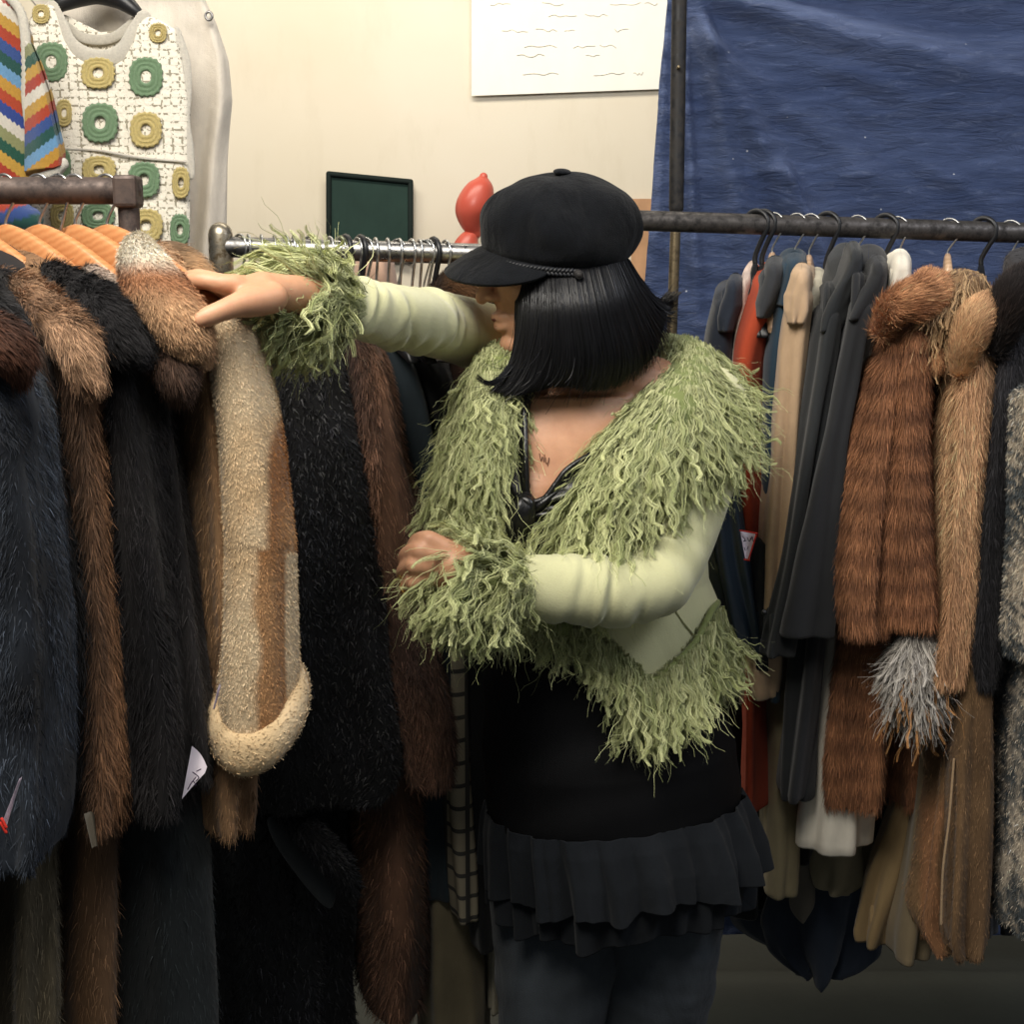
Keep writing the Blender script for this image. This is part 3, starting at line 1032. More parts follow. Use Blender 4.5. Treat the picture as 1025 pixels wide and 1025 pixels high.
mb.build('lining', CL('grey_lining', (50, 54, 56), rough=.6, sheen=.2), t, mods=[('SUBSURF', dict(levels=2, render_levels=2))])
tubepart(t, 'front_edge', [(285, 812, 1.90, .012), (312, 836, 1.885, .017), (340, 868, 1.88, .017), (352, 890, 1.89, .010)], 'plush', plush, furp=dict(n=5000, length=.012, **PF))

mink = mottle((138, 98, 74), (70, 50, 42), 15, 35, (1.3, 1, .5))
coat('dark brown fur coat with a long sleeve, right of the black plush coat', 'fur coat', [
    dict(name='sleeve', secs=[(330, 342, 366), (352, 344, 382), (400, 348, 394), (450, 352, 402), (520, 358, 420), (600, 366, 432), (690, 384, 448), (750, 398, 457), (784, 412, 452)], Yn=1.90, L=.13, mat='fur', col=mink, furp=FP(20000, .018, .002, lift=.35, clump=.03, vary=.45), seed=35, amp=.006, drop=.02),
    dict(name='body', secs=[(340, 330, 380), (780, 350, 425), (850, 351, 430), (950, 358, 432), (1010, 360, 430), (1022, 364, 426)], Yn=1.98, L=.3, skew=-.06, mat='fur', col=mink, furp=FP(20000, .020, .002, lift=.35, clump=.03, vary=.45), seed=36, drop=.04)])
CL('dark_teal', (34, 44, 50), rough=.8, wr=.5)
CL('near_black', (20, 21, 23), rough=.8, wr=.5)
CL('near_black2', (26, 27, 29), rough=.75, wr=.6)
coat('dark teal-grey cloth jacket behind the brown fur sleeve', 'jacket', [
    dict(name='sleeve', secs=[(335, 366, 404), (400, 385, 428), (500, 402, 448), (600, 408, 452), (700, 418, 455), (780, 425, 458)], Yn=1.99, L=.1, mat='dark_teal', col=(40, 50, 56), seed=37, amp=.006),
    dict(name='body', secs=[(330, 372, 405), (600, 405, 462), (900, 425, 460)], Yn=2.04, L=.26, mat='dark_teal', col=(40, 50, 56), seed=38, amp=.006)], name='jacket')
coat('blackish jacket hanging between the teal jacket and the woman', 'jacket', [
    dict(name='body', secs=[(340, 400, 440), (500, 425, 485), (700, 450, 498), (860, 462, 508), (950, 470, 512)], Yn=2.02, L=.26, mat='near_black', col=(40, 50, 56), seed=39, amp=.008)], name='jacket')
m, nt, b_ = newmat('plaid_cloth')
br = nn(nt, 'ShaderNodeTexBrick'); br.offset = 0
nt.links.new(objvec(nt, (1, 1, 1), (math.radians(90), 0, 0)), br.inputs['Vector'])
br.inputs['Scale'].default_value = 14; br.inputs['Mortar Size'].default_value = .05; br.inputs['Brick Width'].default_value = .5; br.inputs['Row Height'].default_value = .5
br.inputs['Color1'].default_value = (*lin((150, 140, 116)), 1); br.inputs['Color2'].default_value = (*lin((140, 130, 108)), 1); br.inputs['Mortar'].default_value = (*lin((60, 58, 54)), 1)
nt.links.new(br.outputs[0], b_.inputs['Base Color']); b_.inputs['Roughness'].default_value = .9
M['plaid'] = m
coat('beige plaid checked coat edge hanging low beside the woman', 'coat', [
    dict(name='body', secs=[(600, 440, 470), (790, 446, 474), (880, 452, 482), (920, 455, 482)], Yn=2.0, L=.1, mat='plaid', col=(1, 1, 1), seed=41, amp=.004)])
CL('khaki', (112, 102, 78), rough=.9)
CL('offwhite', (168, 160, 138), rough=.9)
coat('olive-khaki coat hem at the bottom left of the woman\'s legs', 'coat', [
    dict(name='body', secs=[(700, 412, 480), (920, 418, 488), (1130, 420, 492)], Yn=2.06, L=.16, mat='khaki', col=(1, 1, 1), seed=42, amp=.006, k=7)])
coat('off-white garment hem beside the woman\'s jeans', 'coat', [
    dict(name='body', secs=[(800, 470, 500), (950, 486, 512), (1010, 486, 512)], Yn=2.1, L=.1, mat='offwhite', col=(1, 1, 1), seed=43, amp=.006, k=7)])

# hooks on the chrome rail
hc = 'hangers on the chrome rail'
k_ = 0
names = ['wire', 'wire', 'wire', 'wire', 'wire', 'wire', 'wire', 'wire', 'wire', 'wire', 'wire', 'wire', 'wire', 'wire', 'wire', 'wire', 'wire', 'wire']
xs = [240, 249, 262, 275, 286, 294, 310, 330, 340, 358, 366, 376, 388, 400, 412, 420, 428, 446]
where = ['nearest the worn post cap', 'second from the post cap', 'third from the post cap', 'fourth from the post cap', 'fifth from the post cap', 'sixth from the post cap',
         'just left of the raised fur cuff', 'behind the raised fur cuff', 'just left of the first black hook', 'between the two left black hooks', 'right of the second black hook', 'two right of the second black hook',
         'above the green sleeve, left of the board edge', 'before the dark green board edge', 'just right of the dark green board', 'third left of the last black hook', 'just left of the last black hook', 'nearest the cap visor']
for x, w_ in zip(xs, where):
    hanger(x, RC, c0, c1, .0155, 'wire', .5 + .25 * math.sin(x), 'silver wire hook on the chrome rail, ' + w_, hc, drop=.05, body=x in (262, 366, 428), wirer=.0022)
for x, w_ in ((346, 'first'), (361, 'second'), (434, 'last')):
    hanger(x, RC, c0, c1, .0155, 'black', .5, 'thick black plastic hook on the chrome rail, %s of the three' % w_, 'black plastic hangers on the chrome rail', drop=.05)
for x, w_ in ((398, 'left'), (424, 'right')):
    hanger(x, RC, c0, c1, .0155, 'honey_wood', .9, 'wooden hanger peeking over the raised green sleeve, %s one' % w_, 'wooden hangers on the chrome rail', drop=.045)
t = coat('brown fur collar showing behind the cap visor', 'fur coat', [
    dict(name='body', secs=[(300, 440, 486), (400, 450, 500), (700, 460, 520)], Yn=2.12, L=.16, mat='fur', col=mink, seed=44)])
tubepart(t, 'collar', [(440, 290, 2.13, .014), (456, 284, 2.11, .02), (474, 288, 2.11, .022), (492, 300, 2.12, .016)], 'fur', mottle((120, 84, 54), (54, 38, 28), 40, 45), furp=FP(6000, .014, lift=.6))
t = coat('pinkish beige garment top glimpsed behind the black hooks', 'blouse', [
    dict(name='body', secs=[(262, 356, 392), (290, 352, 396), (500, 362, 396)], Yn=2.2, L=.1, mat=CL('pink_beige', (206, 168, 142)), col=(1, 1, 1), seed=46, amp=.004)], name='blouse')
# ================================================================ RIGHT RACK
SR = .07
CL('navy_wool', (36, 42, 54), rough=.85, wr=.5)
CL('charcoal_wool', (52, 54, 58), rough=.9)
CL('orange_wool', (182, 70, 42), rough=.95, sheen=.05)
CL('navy_teal', (36, 56, 72), rough=.8)
CL('beige_cotton', (190, 158, 124), rough=.85, wr=.6)
CL('black_cotton', (44, 46, 48), rough=.8, wr=.7)
CL('black_wool', (38, 39, 42), rough=.9, wr=.3)
CL('white_cotton', (226, 218, 200), rough=.85)
CL('pale_pink', (214, 190, 176), rough=.85)
CL('cream_shirt', (222, 214, 190), rough=.8)
CL('navy_leather', (38, 50, 62), rough=.35, sheen=0, spec=.6, weave=60, wst=.35, wr=.6)
W1 = (1, 1, 1)
t = coat('dark navy jacket at the left end of the grey rail, beside the green fur shoulder', 'jacket', [
    dict(name='body', secs=[(312, 712, 742), (345, 704, 742), (400, 700, 740), (520, 698, 744), (600, 700, 752), (655, 712, 758)], Yn=2.24, L=.3, skew=SR, mat='navy_wool', col=W1, seed=51, amp=.008, drop=.03)], name='jacket')
part(t, 'collar', [(292, 726, 744), (306, 720, 744), (318, 718, 740), (330, 720, 736)], 2.22, .12, 'navy_wool', W1, skew=.03, drop=.01, seed=151, amp=.002)
coat('shiny navy leather jacket sleeve behind the green jacket', 'leather jacket', [
    dict(name='sleeve', secs=[(440, 700, 732), (500, 702, 740), (560, 708, 748), (620, 722, 757), (652, 735, 758)], Yn=2.13, L=.1, mat='navy_leather', col=W1, seed=52, amp=.008, k=7)], name='leather_jacket')
coat('pale pink garment sliver on the right rail between navy and orange', 'blouse', [
    dict(name='body', secs=[(292, 742, 756), (330, 735, 754), (420, 726, 750), (700, 740, 760)], Yn=2.25, L=.26, skew=SR, mat='pale_pink', col=W1, seed=53, amp=.005, drop=.03)], name='blouse')
t = coat('orange-red wool coat with a charcoal collar', 'wool coat', [
    dict(name='body', secs=[(300, 752, 784), (330, 738, 776), (370, 731, 765), (440, 733, 764), (520, 740, 764), (640, 744, 764), (816, 742, 764)], Yn=2.2, L=.3, skew=SR, mat='orange_wool', col=W1, seed=54, amp=.007, drop=.04)])
part(t, 'collar', [(276, 764, 786), (290, 758, 785), (304, 754, 780), (316, 756, 772)], 2.17, .14, 'charcoal_wool', W1, skew=.03, drop=.012, seed=152, amp=.002)
t = coat('dark grey garment hem in a loop below the red-edged tag', 'jacket', [
    dict(name='sleeve', secs=[(555, 754, 768), (580, 750, 770), (640, 752, 768), (668, 754, 766)], Yn=2.15, L=.07, mat='black_cotton', col=W1, seed=55)], name='jacket')
t = coat('teal-navy coat between the orange coat and the beige trench', 'coat', [
    dict(name='body', secs=[(286, 776, 806), (320, 770, 800), (360, 765, 790), (450, 762, 785), (700, 764, 785)], Yn=2.18, L=.3, skew=SR, mat='navy_teal', col=W1, seed=56, amp=.006, drop=.04)])
part(t, 'collar', [(272, 784, 806), (290, 778, 804), (304, 776, 798)], 2.17, .14, 'navy_teal', W1, skew=.03, drop=.012, seed=153, amp=.002)
t = coat('beige cotton trench coat with a stitched sleeve', 'trench coat', [
    dict(name='sleeve', secs=[(300, 792, 812), (315, 786, 811), (345, 780, 808), (390, 777, 803), (440, 772, 800), (500, 767, 796), (560, 764, 792), (610, 762, 786)], Yn=2.12, L=.11, mat='beige_cotton', col=W1, seed=57, amp=.007),
    dict(name='body', secs=[(296, 796, 814), (400, 780, 806), (600, 756, 790), (655, 746, 788), (692, 748, 786), (698, 752, 784)], Yn=2.16, L=.28, skew=SR, mat='beige_cotton', col=W1, seed=58, amp=.008, drop=.03)])
part(t, 'collar', [(284, 792, 812), (296, 787, 812), (312, 786, 808), (322, 790, 802)], 2.10, .14, 'beige_cotton', W1, skew=.03, drop=.012, seed=154, amp=.005)
coat('olive-beige long coat panel hanging below the beige trench', 'coat', [
    dict(name='body', secs=[(640, 764, 794), (760, 766, 797), (860, 765, 796), (898, 764, 793)], Yn=2.24, L=.24, skew=.03, mat=CL('olive_beige', (150, 138, 106)), col=W1, seed=59, amp=.006)])
coat('cream shirt sliver between the trench and the black jackets', 'shirt', [
    dict(name='body', secs=[(300, 806, 824), (340, 802, 820), (400, 796, 812), (560, 790, 806)], Yn=2.17, L=.28, skew=SR, mat='cream_shirt', col=W1, seed=60, amp=.005, drop=.03)], name='shirt')
t = coat('black cotton jacket with a buttoned cuff tab, left one of the two black jackets', 'jacket', [
    dict(name='sleeve', secs=[(318, 818, 842), (335, 812, 842), (360, 809, 838), (400, 803, 830), (450, 795, 822), (500, 787, 815), (560, 778, 808), (610, 768, 800), (640, 762, 794), (655, 760, 792)], Yn=2.08, L=.11, mat='black_cotton', col=W1, seed=61, amp=.008),
    dict(name='body', secs=[(288, 828, 860), (330, 818, 850), (400, 812, 842), (600, 790, 826), (780, 782, 815), (800, 784, 812)], Yn=2.14, L=.28, skew=SR, mat='black_cotton', col=W1, seed=62, amp=.008, drop=.05)], name='jacket')
part(t, 'hood', [(262, 846, 862), (280, 836, 860), (300, 824, 854), (318, 818, 846), (330, 818, 838)], 2.08, .16, 'black_cotton', W1, skew=.03, drop=.012, seed=155, amp=.006)
tubepart(t, 'button', [(765, 613, 2.068, .0045), (765, 613, 2.062, .0045)], 'plastic', W1, rows=4)
t = coat('black wool jacket with a wide squared sleeve hem, right one of the two black jackets', 'jacket', [
    dict(name='sleeve', secs=[(312, 846, 870), (330, 842, 866), (380, 832, 857), (440, 818, 846), (520, 801, 836), (600, 784, 831), (630, 778, 829), (636, 778, 828)], Yn=2.05, L=.13, mat='black_wool', col=W1, seed=63, amp=.007),
    dict(name='body', secs=[(290, 852, 884), (330, 846, 868), (400, 834, 855), (600, 806, 832), (700, 794, 824), (800, 783, 806)], Yn=2.12, L=.28, skew=SR, mat='black_wool', col=W1, seed=64, amp=.007, drop=.05)], name='jacket')
part(t, 'collar', [(276, 868, 888), (290, 858, 886), (306, 848, 880), (318, 844, 868)], 2.05, .16, 'black_wool', W1, skew=.03, drop=.012, seed=156, amp=.005)
coat('black coat hem hanging below the two black jackets', 'coat', [
    dict(name='body', secs=[(640, 786, 826), (780, 782, 818), (840, 784, 816), (862, 788, 812)], Yn=2.3, L=.2, skew=.02, mat='near_black', col=W1, seed=65)])
t = coat('white cotton coat with a wide turned hem, left of the red-brown fur', 'coat', [
    dict(name='sleeve', secs=[(300, 880, 902), (330, 870, 898), (360, 862, 892), (400, 856, 880), (500, 842, 868), (600, 828, 846)], Yn=2.09, L=.1, mat='white_cotton', col=W1, seed=66, amp=.006),
    dict(name='body', secs=[(290, 884, 908), (420, 858, 900), (600, 834, 880), (700, 818, 870), (780, 806, 866), (835, 799, 868), (853, 798, 866)], Yn=2.16, L=.26, skew=SR, mat='white_cotton', col=W1, seed=67, amp=.008, k=7, drop=.04)])
part(t, 'collar', [(270, 890, 912), (284, 886, 912), (300, 882, 908), (312, 884, 900)], 2.08, .14, 'white_cotton', W1, skew=.03, drop=.012, seed=157, amp=.005)


def rbf(seed, top=True):
    def f(P):
        P = np.asarray(P).reshape(-1, 3)
        a, b = lin((186, 124, 82)), lin((110, 68, 46))
        # pelts sewn in horizontal bands
        k = .5 + .5 * np.sin(P[:, 2] * 150 + noise3(P, 14, seed) * 2.2)
        k = np.clip(.25 + .55 * k + .35 * noise3(P * [3, 1, 1], 10, seed), 0, 1)[:, None]
        return a * k + b * (1 - k)
    return f


t = coat('rich red-brown fur coat in banded pelts with an orange fluffy collar', 'fur coat', [
    dict(name='left_sleeve', secs=[(356, 878, 902), (372, 868, 910), (420, 855, 905), (480, 842, 898), (560, 830, 890), (610, 829, 885), (632, 836, 884)], Yn=2.02, L=.13, mat='fur', col=rbf(71), furp=FP(20000, .018, .0019, lift=.3, vary=.28, rand=.2), seed=71, amp=.006, rt=.03),
    dict(name='right_sleeve', secs=[(345, 890, 926), (370, 884, 930), (440, 880, 929), (520, 874, 934), (600, 876, 939), (622, 880, 938)], Yn=2.01, L=.13, mat='fur', col=rbf(72), furp=FP(20000, .018, .0019, lift=.3, vary=.28, rand=.2), seed=72, amp=.006, rt=.03),
    dict(name='body', secs=[(330, 890, 936), (600, 845, 930), (640, 838, 890), (720, 828, 890), (780, 822, 888), (806, 824, 884)], Yn=2.13, L=.14, skew=.02, mat='fur', col=rbf(73), furp=FP(18000, .018, .0019, lift=.3, vary=.28, rand=.2), seed=73, amp=.006),
    dict(name='back_panel', secs=[(330, 900, 936), (640, 880, 928), (720, 884, 930), (780, 888, 932), (804, 892, 926)], Yn=2.2, L=.14, skew=.02, mat='fur', col=rbf(74), furp=FP(12000, .018, .0019, lift=.3, vary=.28, rand=.2), seed=74, amp=.006)])
tubepart(t, 'collar', [(884, 328, 2.03, .014), (894, 310, 2.01, .022), (908, 302, 2.0, .026), (922, 296, 2.01, .027), (936, 290, 2.06, .026), (944, 304, 2.10, .020), (938, 334, 2.05, .016), (936, 360, 2.03, .010)], 'fur', mottle((222, 158, 108), (166, 106, 70), 22, 75), furp=FP(18000, .019, .002, lift=.4, clump=.02, rand=.25), n=32)

choc = mottle((86, 58, 40), (54, 36, 26), 16, 76, (1, 1, .4))
t = coat('chocolate brown fur coat topped by a long blond fringe of fur', 'fur coat', [
    dict(name='body', secs=[(330, 934, 962), (360, 926, 958), (420, 924, 952), (520, 930, 950), (620, 932, 950), (700, 934, 952)], Yn=2.07, L=.26, skew=SR, mat='fur', col=choc, furp=FP(12000, .013), seed=76, drop=.03)])
mb = MB()
tmp = MB()
P = tube(tmp, KP([(936, 336, 2.06, .02), (944, 312, 2.05, .03), (956, 294, 2.06, .032), (972, 290, 2.10, .026)]), 28, 30)
fc = mottle((208, 164, 112), (140, 102, 66), 40, 77)
mb.grid(P, True, fc(P.reshape(-1, 3)).reshape(P.shape) * .7)
ps, N_, T_ = surf_samples(P, 420, True, front_weight)
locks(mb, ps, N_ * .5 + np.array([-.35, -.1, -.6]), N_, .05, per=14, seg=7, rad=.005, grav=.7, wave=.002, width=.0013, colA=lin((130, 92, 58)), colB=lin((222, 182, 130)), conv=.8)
mb.build('fur_fringe', M['shag'], t)

fox = thing('fur_tail', W(918, 650, 2.0), 'grey-white bushy fox tail with orange tips hanging under the red-brown fur', 'fur tail')
mb = MB(); tmp = MB()
P = tube(tmp, KP([(926, 628, 2.06, .014), (918, 650, 2.05, .03), (914, 675, 2.05, .034), (920, 700, 2.06, .022)]), 28, 30)
fxc = mottle((190, 184, 176), (92, 84, 80), 40, 78)
mb.grid(P, True, fxc(P.reshape(-1, 3)).reshape(P.shape) * .8)
mb_ = mb
ps, N_, T_ = surf_samples(P, 500, True, front_weight)
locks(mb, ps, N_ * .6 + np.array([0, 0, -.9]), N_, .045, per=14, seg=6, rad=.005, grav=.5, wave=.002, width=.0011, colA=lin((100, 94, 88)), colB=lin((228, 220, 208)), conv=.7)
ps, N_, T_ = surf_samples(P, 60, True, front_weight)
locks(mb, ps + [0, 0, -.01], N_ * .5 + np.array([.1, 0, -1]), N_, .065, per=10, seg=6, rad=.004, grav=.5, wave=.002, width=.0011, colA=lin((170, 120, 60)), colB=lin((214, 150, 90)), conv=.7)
mb.build('fox_fur', M['shag'], fox)

hon = mottle((238, 186, 136), (186, 130, 90), 13, 80, (1.5, 1, .5))
t = coat('honey-orange fox fur coat with one long plump sleeve', 'fur coat', [
    dict(name='sleeve', secs=[(352, 958, 986), (375, 954, 990), (410, 948, 988), (460, 943, 985), (520, 940, 981), (600, 938, 976), (660, 932, 966), (682, 930, 962)], Yn=1.99, L=.12, mat='fur', col=hon, furp=FP(20000, .017, .0019, lift=.4, vary=.28, rand=.25), seed=81, amp=.007, rt=.02),
    dict(name='body', secs=[(320, 968, 1004), (500, 955, 990), (660, 940, 975), (700, 930, 972)], Yn=2.08, L=.26, skew=SR, mat='fur', col=hon, furp=FP(8000, .015), seed=82, drop=.03)])
tubepart(t, 'collar', [(962, 368, 2.0, .015), (968, 345, 1.99, .023), (976, 324, 1.99, .027), (988, 312, 2.01, .027), (998, 312, 2.07, .022), (998, 334, 2.06, .018)], 'fur', mottle((238, 188, 136), (204, 142, 96), 18, 83), furp=FP(16000, .012, .0019, lift=.35, vary=.22), n=32)

tanl = mottle((176, 136, 92), (122, 92, 62), 10, 84, (1.5, 1, .4))


def tanfox(P):
    q = proj(np.asarray(P).reshape(-1, 3))
    x, y = q[:, 0], q[:, 1]
    a = tanl(P)
    k = (sm(-7, 0, x - 925) * (1 - sm(0, 5, x - np.interp(y, [780, 860, 950], [950, 934, 944]))) * sm(785, 815, y))[:, None]
    return a * (1 - k) + lin((180, 126, 84)) * k


coat('long tan fur coat with pale seams, its flared hem near the floor', 'fur coat', [
    dict(name='side', secs=[(640, 950, 984), (760, 936, 980), (860, 926, 980), (930, 912, 986), (955, 924, 986)], Yn=2.06, L=.16, mat='fur', col=tanfox, furp=FP(16000, .009), seed=85, amp=.010, k=6),
    dict(name='sleeve', secs=[(640, 958, 990), (760, 952, 992), (880, 946, 988), (945, 944, 984), (957, 950, 978)], Yn=2.0, L=.1, mat='fur', col=tanl, furp=FP(9000, .009), seed=86, amp=.008)])
tubepart(bpy.data.objects[[o.name for o in bpy.data.objects if o.get('label', '').startswith('long tan fur')][0]], 'seam_piping', [(955, 760, 2.015, .0018), (950, 820, 2.005, .0018), (944, 870, 1.998, .0018), (942, 925, 1.998, .0018)], 'shearling', C_((170, 140, 104)), n=8)
coat('olive-beige long coat with a flared hem, left of the tan fur hem', 'coat', [
    dict(name='body', secs=[(660, 925, 960), (800, 908, 940), (880, 896, 932), (940, 886, 926), (962, 886, 922)], Yn=2.16, L=.22, skew=.03, mat=CL('olive_beige_wool', (128, 112, 84)), col=W1, seed=87, amp=.008, k=6),
    dict(name='front_flap', secs=[(800, 900, 916), (880, 872, 904), (938, 856, 892), (944, 858, 888)], Yn=2.22, L=.1, skew=.02, mat=CL('olive_tan_wool', (140, 116, 78)), col=W1, seed=88, amp=.008, k=6)])

blk3 = mottle((34, 33, 36), (66, 64, 68), 15, 90, (1.2, 1, .4))
t = coat('dark grey-black fur coat right of the honey fox fur', 'fur coat', [
    dict(name='sleeve', secs=[(340, 988, 1022), (370, 984, 1024), (450, 979, 1014), (540, 970, 1008), (620, 963, 1004), (665, 960, 1002), (684, 966, 996)], Yn=1.99, L=.13, mat='fur', col=blk3, furp=FP(18000, .016, .0018, lift=.35, vary=.4), seed=91, amp=.008, rt=.02),
    dict(name='body', secs=[(280, 1010, 1050), (500, 990, 1030), (700, 975, 1020), (900, 985, 1010)], Yn=2.08, L=.26, skew=SR, mat='fur', col=blk3, furp=FP(7000, .015), seed=92, drop=.03)])
tubepart(t, 'collar', [(998, 345, 2.0, .018), (1006, 318, 1.99, .025), (1018, 294, 2.0, .028), (1032, 284, 2.05, .026), (1042, 298, 2.12, .02)], 'fur', mottle((52, 38, 32), (34, 28, 28), 18, 93), furp=FP(12000, .018, .0019, lift=.6, vary=.35), n=32)


def speck(P):
    P = np.asarray(P).reshape(-1, 3)
    k = sm(-.1, .5, noise3(P, 210, 7) + noise3(P, 90, 8) * .7)[:, None]
    return lin((222, 206, 182)) * k + lin((84, 92, 96)) * (1 - k)


t = coat('grey and white flecked woolly fur coat at the right frame edge', 'fur coat', [
    dict(name='sleeve', secs=[(400, 1012, 1060), (520, 1008, 1060), (600, 1003, 1056), (640, 1000, 1054), (656, 1006, 1048)], Yn=1.94, L=.12, mat='fur', col=speck, furp=FP(16000, .009, .0024, lift=.6, rand=.7, vary=.3), seed=94),
    dict(name='body', secs=[(380, 1020, 1070), (650, 1004, 1066), (760, 998, 1066), (860, 990, 1066), (915, 984, 1066), (932, 990, 1060)], Yn=1.99, L=.26, skew=.05, mat='fur', col=speck, furp=FP(30000, .009, .0024, lift=.6, rand=.7, vary=.3), seed=95, amp=.007, k=6)])

coat('long black coat at the back of the right rack beside the woman\'s hip', 'coat', [
    dict(name='body', secs=[(420, 690, 752), (600, 694, 756), (800, 702, 764), (915, 706, 766)], Yn=2.46, L=.16, mat='near_black', col=W1, seed=101, amp=.008)])  # added dark shape: keeps bright tarpaulin out of the dark gap
coat('long black filler coat added to darken the background behind the brown furs', 'coat', [
    dict(name='body', secs=[(400, 880, 1000), (700, 862, 1000), (900, 870, 1000), (938, 874, 1000)], Yn=2.46, L=.16, mat='near_black', col=W1, seed=102, amp=.012, k=9)])  # added too, stands in for the black background between the hems
coat('long blackish filler coat added to darken the far right back of the rack', 'coat', [
    dict(name='body', secs=[(400, 1002, 1100), (900, 1002, 1100), (938, 1004, 1100)], Yn=2.47, L=.14, mat='near_black', col=W1, seed=103, amp=.012, k=9)])  # added filler, carries the dark background on to the right
# denim pile, tie, tag
nb = thing('jeans', W(800, 950, 2.5), 'dark navy denim garment hanging bunched near the floor under the right rack', 'jeans')
part(nb, 'body', [(820, 812, 850), (860, 792, 862), (890, 768, 866), (930, 756, 868), (960, 764, 862), (976, 786, 842), (980, 796, 830)], 2.42, .2, CL('navy_denim', (44, 52, 66), rough=.9, wr=.9), W1, seed=96, amp=.03, k=8, skew=.03)
tie = coat('grey-brown necktie end pointing down before the navy denim', 'necktie', [
    dict(name='blade', secs=[(780, 800, 815), (845, 791, 817), (905, 790, 816), (914, 794, 811), (922, 802, 805)], Yn=2.36, L=.01, mat=CL('tie_silk', (104, 98, 88), rough=.5), col=W1, seed=97, amp=.0, hem=False)], name='necktie')
coat('pale grey-beige shirt hem under the white coat hem', 'shirt', [
    dict(name='body', secs=[(780, 820, 862), (850, 816, 866), (885, 815, 866), (893, 817, 850)], Yn=2.3, L=.14, skew=.02, mat=CL('beige_shirt', (156, 146, 118)), col=W1, seed=98, amp=.008)], name='shirt')

tagcard([(741, 532), (757, 535), (750, 561), (746, 559)], 2.08, (240, 228, 236), label='white price tag with a red border on the orange coat',
        edge=dict(segs=[((741, 531), (758, 534)), ((757, 535), (749, 561)), ((745, 560), (750, 561))], r=.0011),
        marks=[[(743, 537), (746, 540), (744, 542), (747, 541)], [(748, 538), (750, 542), (752, 538)], [(745, 548), (746, 551)], [(749, 547), (748, 550)], [(752, 540), (753, 537), (754, 542)]])

# hangers of the right rail
rg = 'hangers on the grey rail'
RH = [(757, 'black', 'black plastic hook furthest left on the grey rail', .06, 'navy'), (764, 'black', 'black plastic hook second from left on the grey rail', .06, ''),
      (774, 'pale_wood', 'pale wooden hanger above the charcoal collar', .042, ''), (797, 'pale_wood', 'reddish pale wooden hanger above the teal coat', .04, ''), (811, 'pale_wood', 'pale wooden hanger above the beige trench collar', .044, ''),
      (828, 'black', 'black plastic hook above the cream shirt', .07, ''), (858, 'pale_wood', 'pale wooden hanger between the two black jackets', .04, ''),
      (886, 'black', 'thick black plastic hook above the white coat', .06, ''), (898, 'wire', 'curved silver wire hook above the white coat', .06, ''),
      (950, 'pale_wood', 'small pale wooden hanger in the orange fur collar', .035, ''), (984, 'black', 'silver hook with a black plastic hanger above the honey fur', .05, ''),
      (1011, 'pale_wood', 'pale wooden hanger upright beside the dark fur collar', .05, ''), (1042, 'wire', 'wire hanger at the right frame edge', .05, '')]
for px, kind, lab, dr, _ in RH:
    hanger(px, RR, r0, r1, .0165, kind, -.28, lab, rg, drop=dr - .012, hang=.9, half=.12, sag=.10)

# ================================================================ GARMENTS HUNG HIGH ON THE LEFT
hr = thing('clothes_rack', (W(-200, 200, 2.35)[0], 2.35, 0), 'high rail above the frame holding the crochet vest', 'clothes rack')
ra_, rb_ = W(-160, -60, 2.35), W(215, -60, 2.35)
mb = MB(); seg(mb, ra_, rb_, .013); mb.build('rail', M['black_steel'], hr)
mb = MB()
for c in (ra_,):
    seg(mb, c, np.array([c[0], 2.35, .012]), .012)
seg(mb, rb_, rb_ + [0, 0, .05], .012)
mb.build('upright', M['black_steel'], hr)


def sheetcols(xs, ytop, ybot, Y, thick, n=90, m=90, amp=.008, seed=0, colf=None, belly=.0):
    """panel in columns: for every column x from top edge to bottom edge"""
    xs = np.array(xs, float)
    X = np.linspace(xs[0], xs[-1], n)
    t0, t1 = np.interp(X, xs, ytop), np.interp(X, xs, ybot)
    v = np.linspace(0, 1, m)[:, None]
    PY = t0[None] * (1 - v) + t1[None] * v
    PX = np.repeat(X[None], m, 0)
    dx, dy = PX - 512.5, PY - 512.5
    t = Y / (F * CS - dy * SN)
    P = np.stack([dx * t, np.full_like(dx, Y), CAMZ + (-F * SN - dy * CS) * t], -1)
    u = np.linspace(0, 1, n)[None]
    edge = np.sqrt(np.clip(np.minimum(np.minimum(u, 1 - u) * 18, 1) * 2 - np.minimum(np.minimum(u, 1 - u) * 18, 1) ** 2, 0, 1)) * np.ones((m, 1))
    edge = edge * np.sqrt(np.clip(np.minimum(np.minimum(v, 1 - v) * 30, 1), 0, 1))
    w = noise3(P * [1, 0, .5], 12, seed) * amp
    A, B = P.copy(), P.copy()
    A[..., 1] += w - thick / 2 * edge - belly * np.sin(u * math.pi)
    B[..., 1] += w + thick / 2 * edge
    return A, B


def sheet(root, name, mat, A, B, col=None):
    mb = MB()
    ca = col(A.reshape(-1, 3)).reshape(A.shape) if col else W1
    cb = col(B.reshape(-1, 3)).reshape(B.shape) if col else W1
    mb.grid(A, False, ca)
    mb.grid(B[:, ::-1], False, cb[:, ::-1] if col else cb)
    return mb.build(name, mat, root)


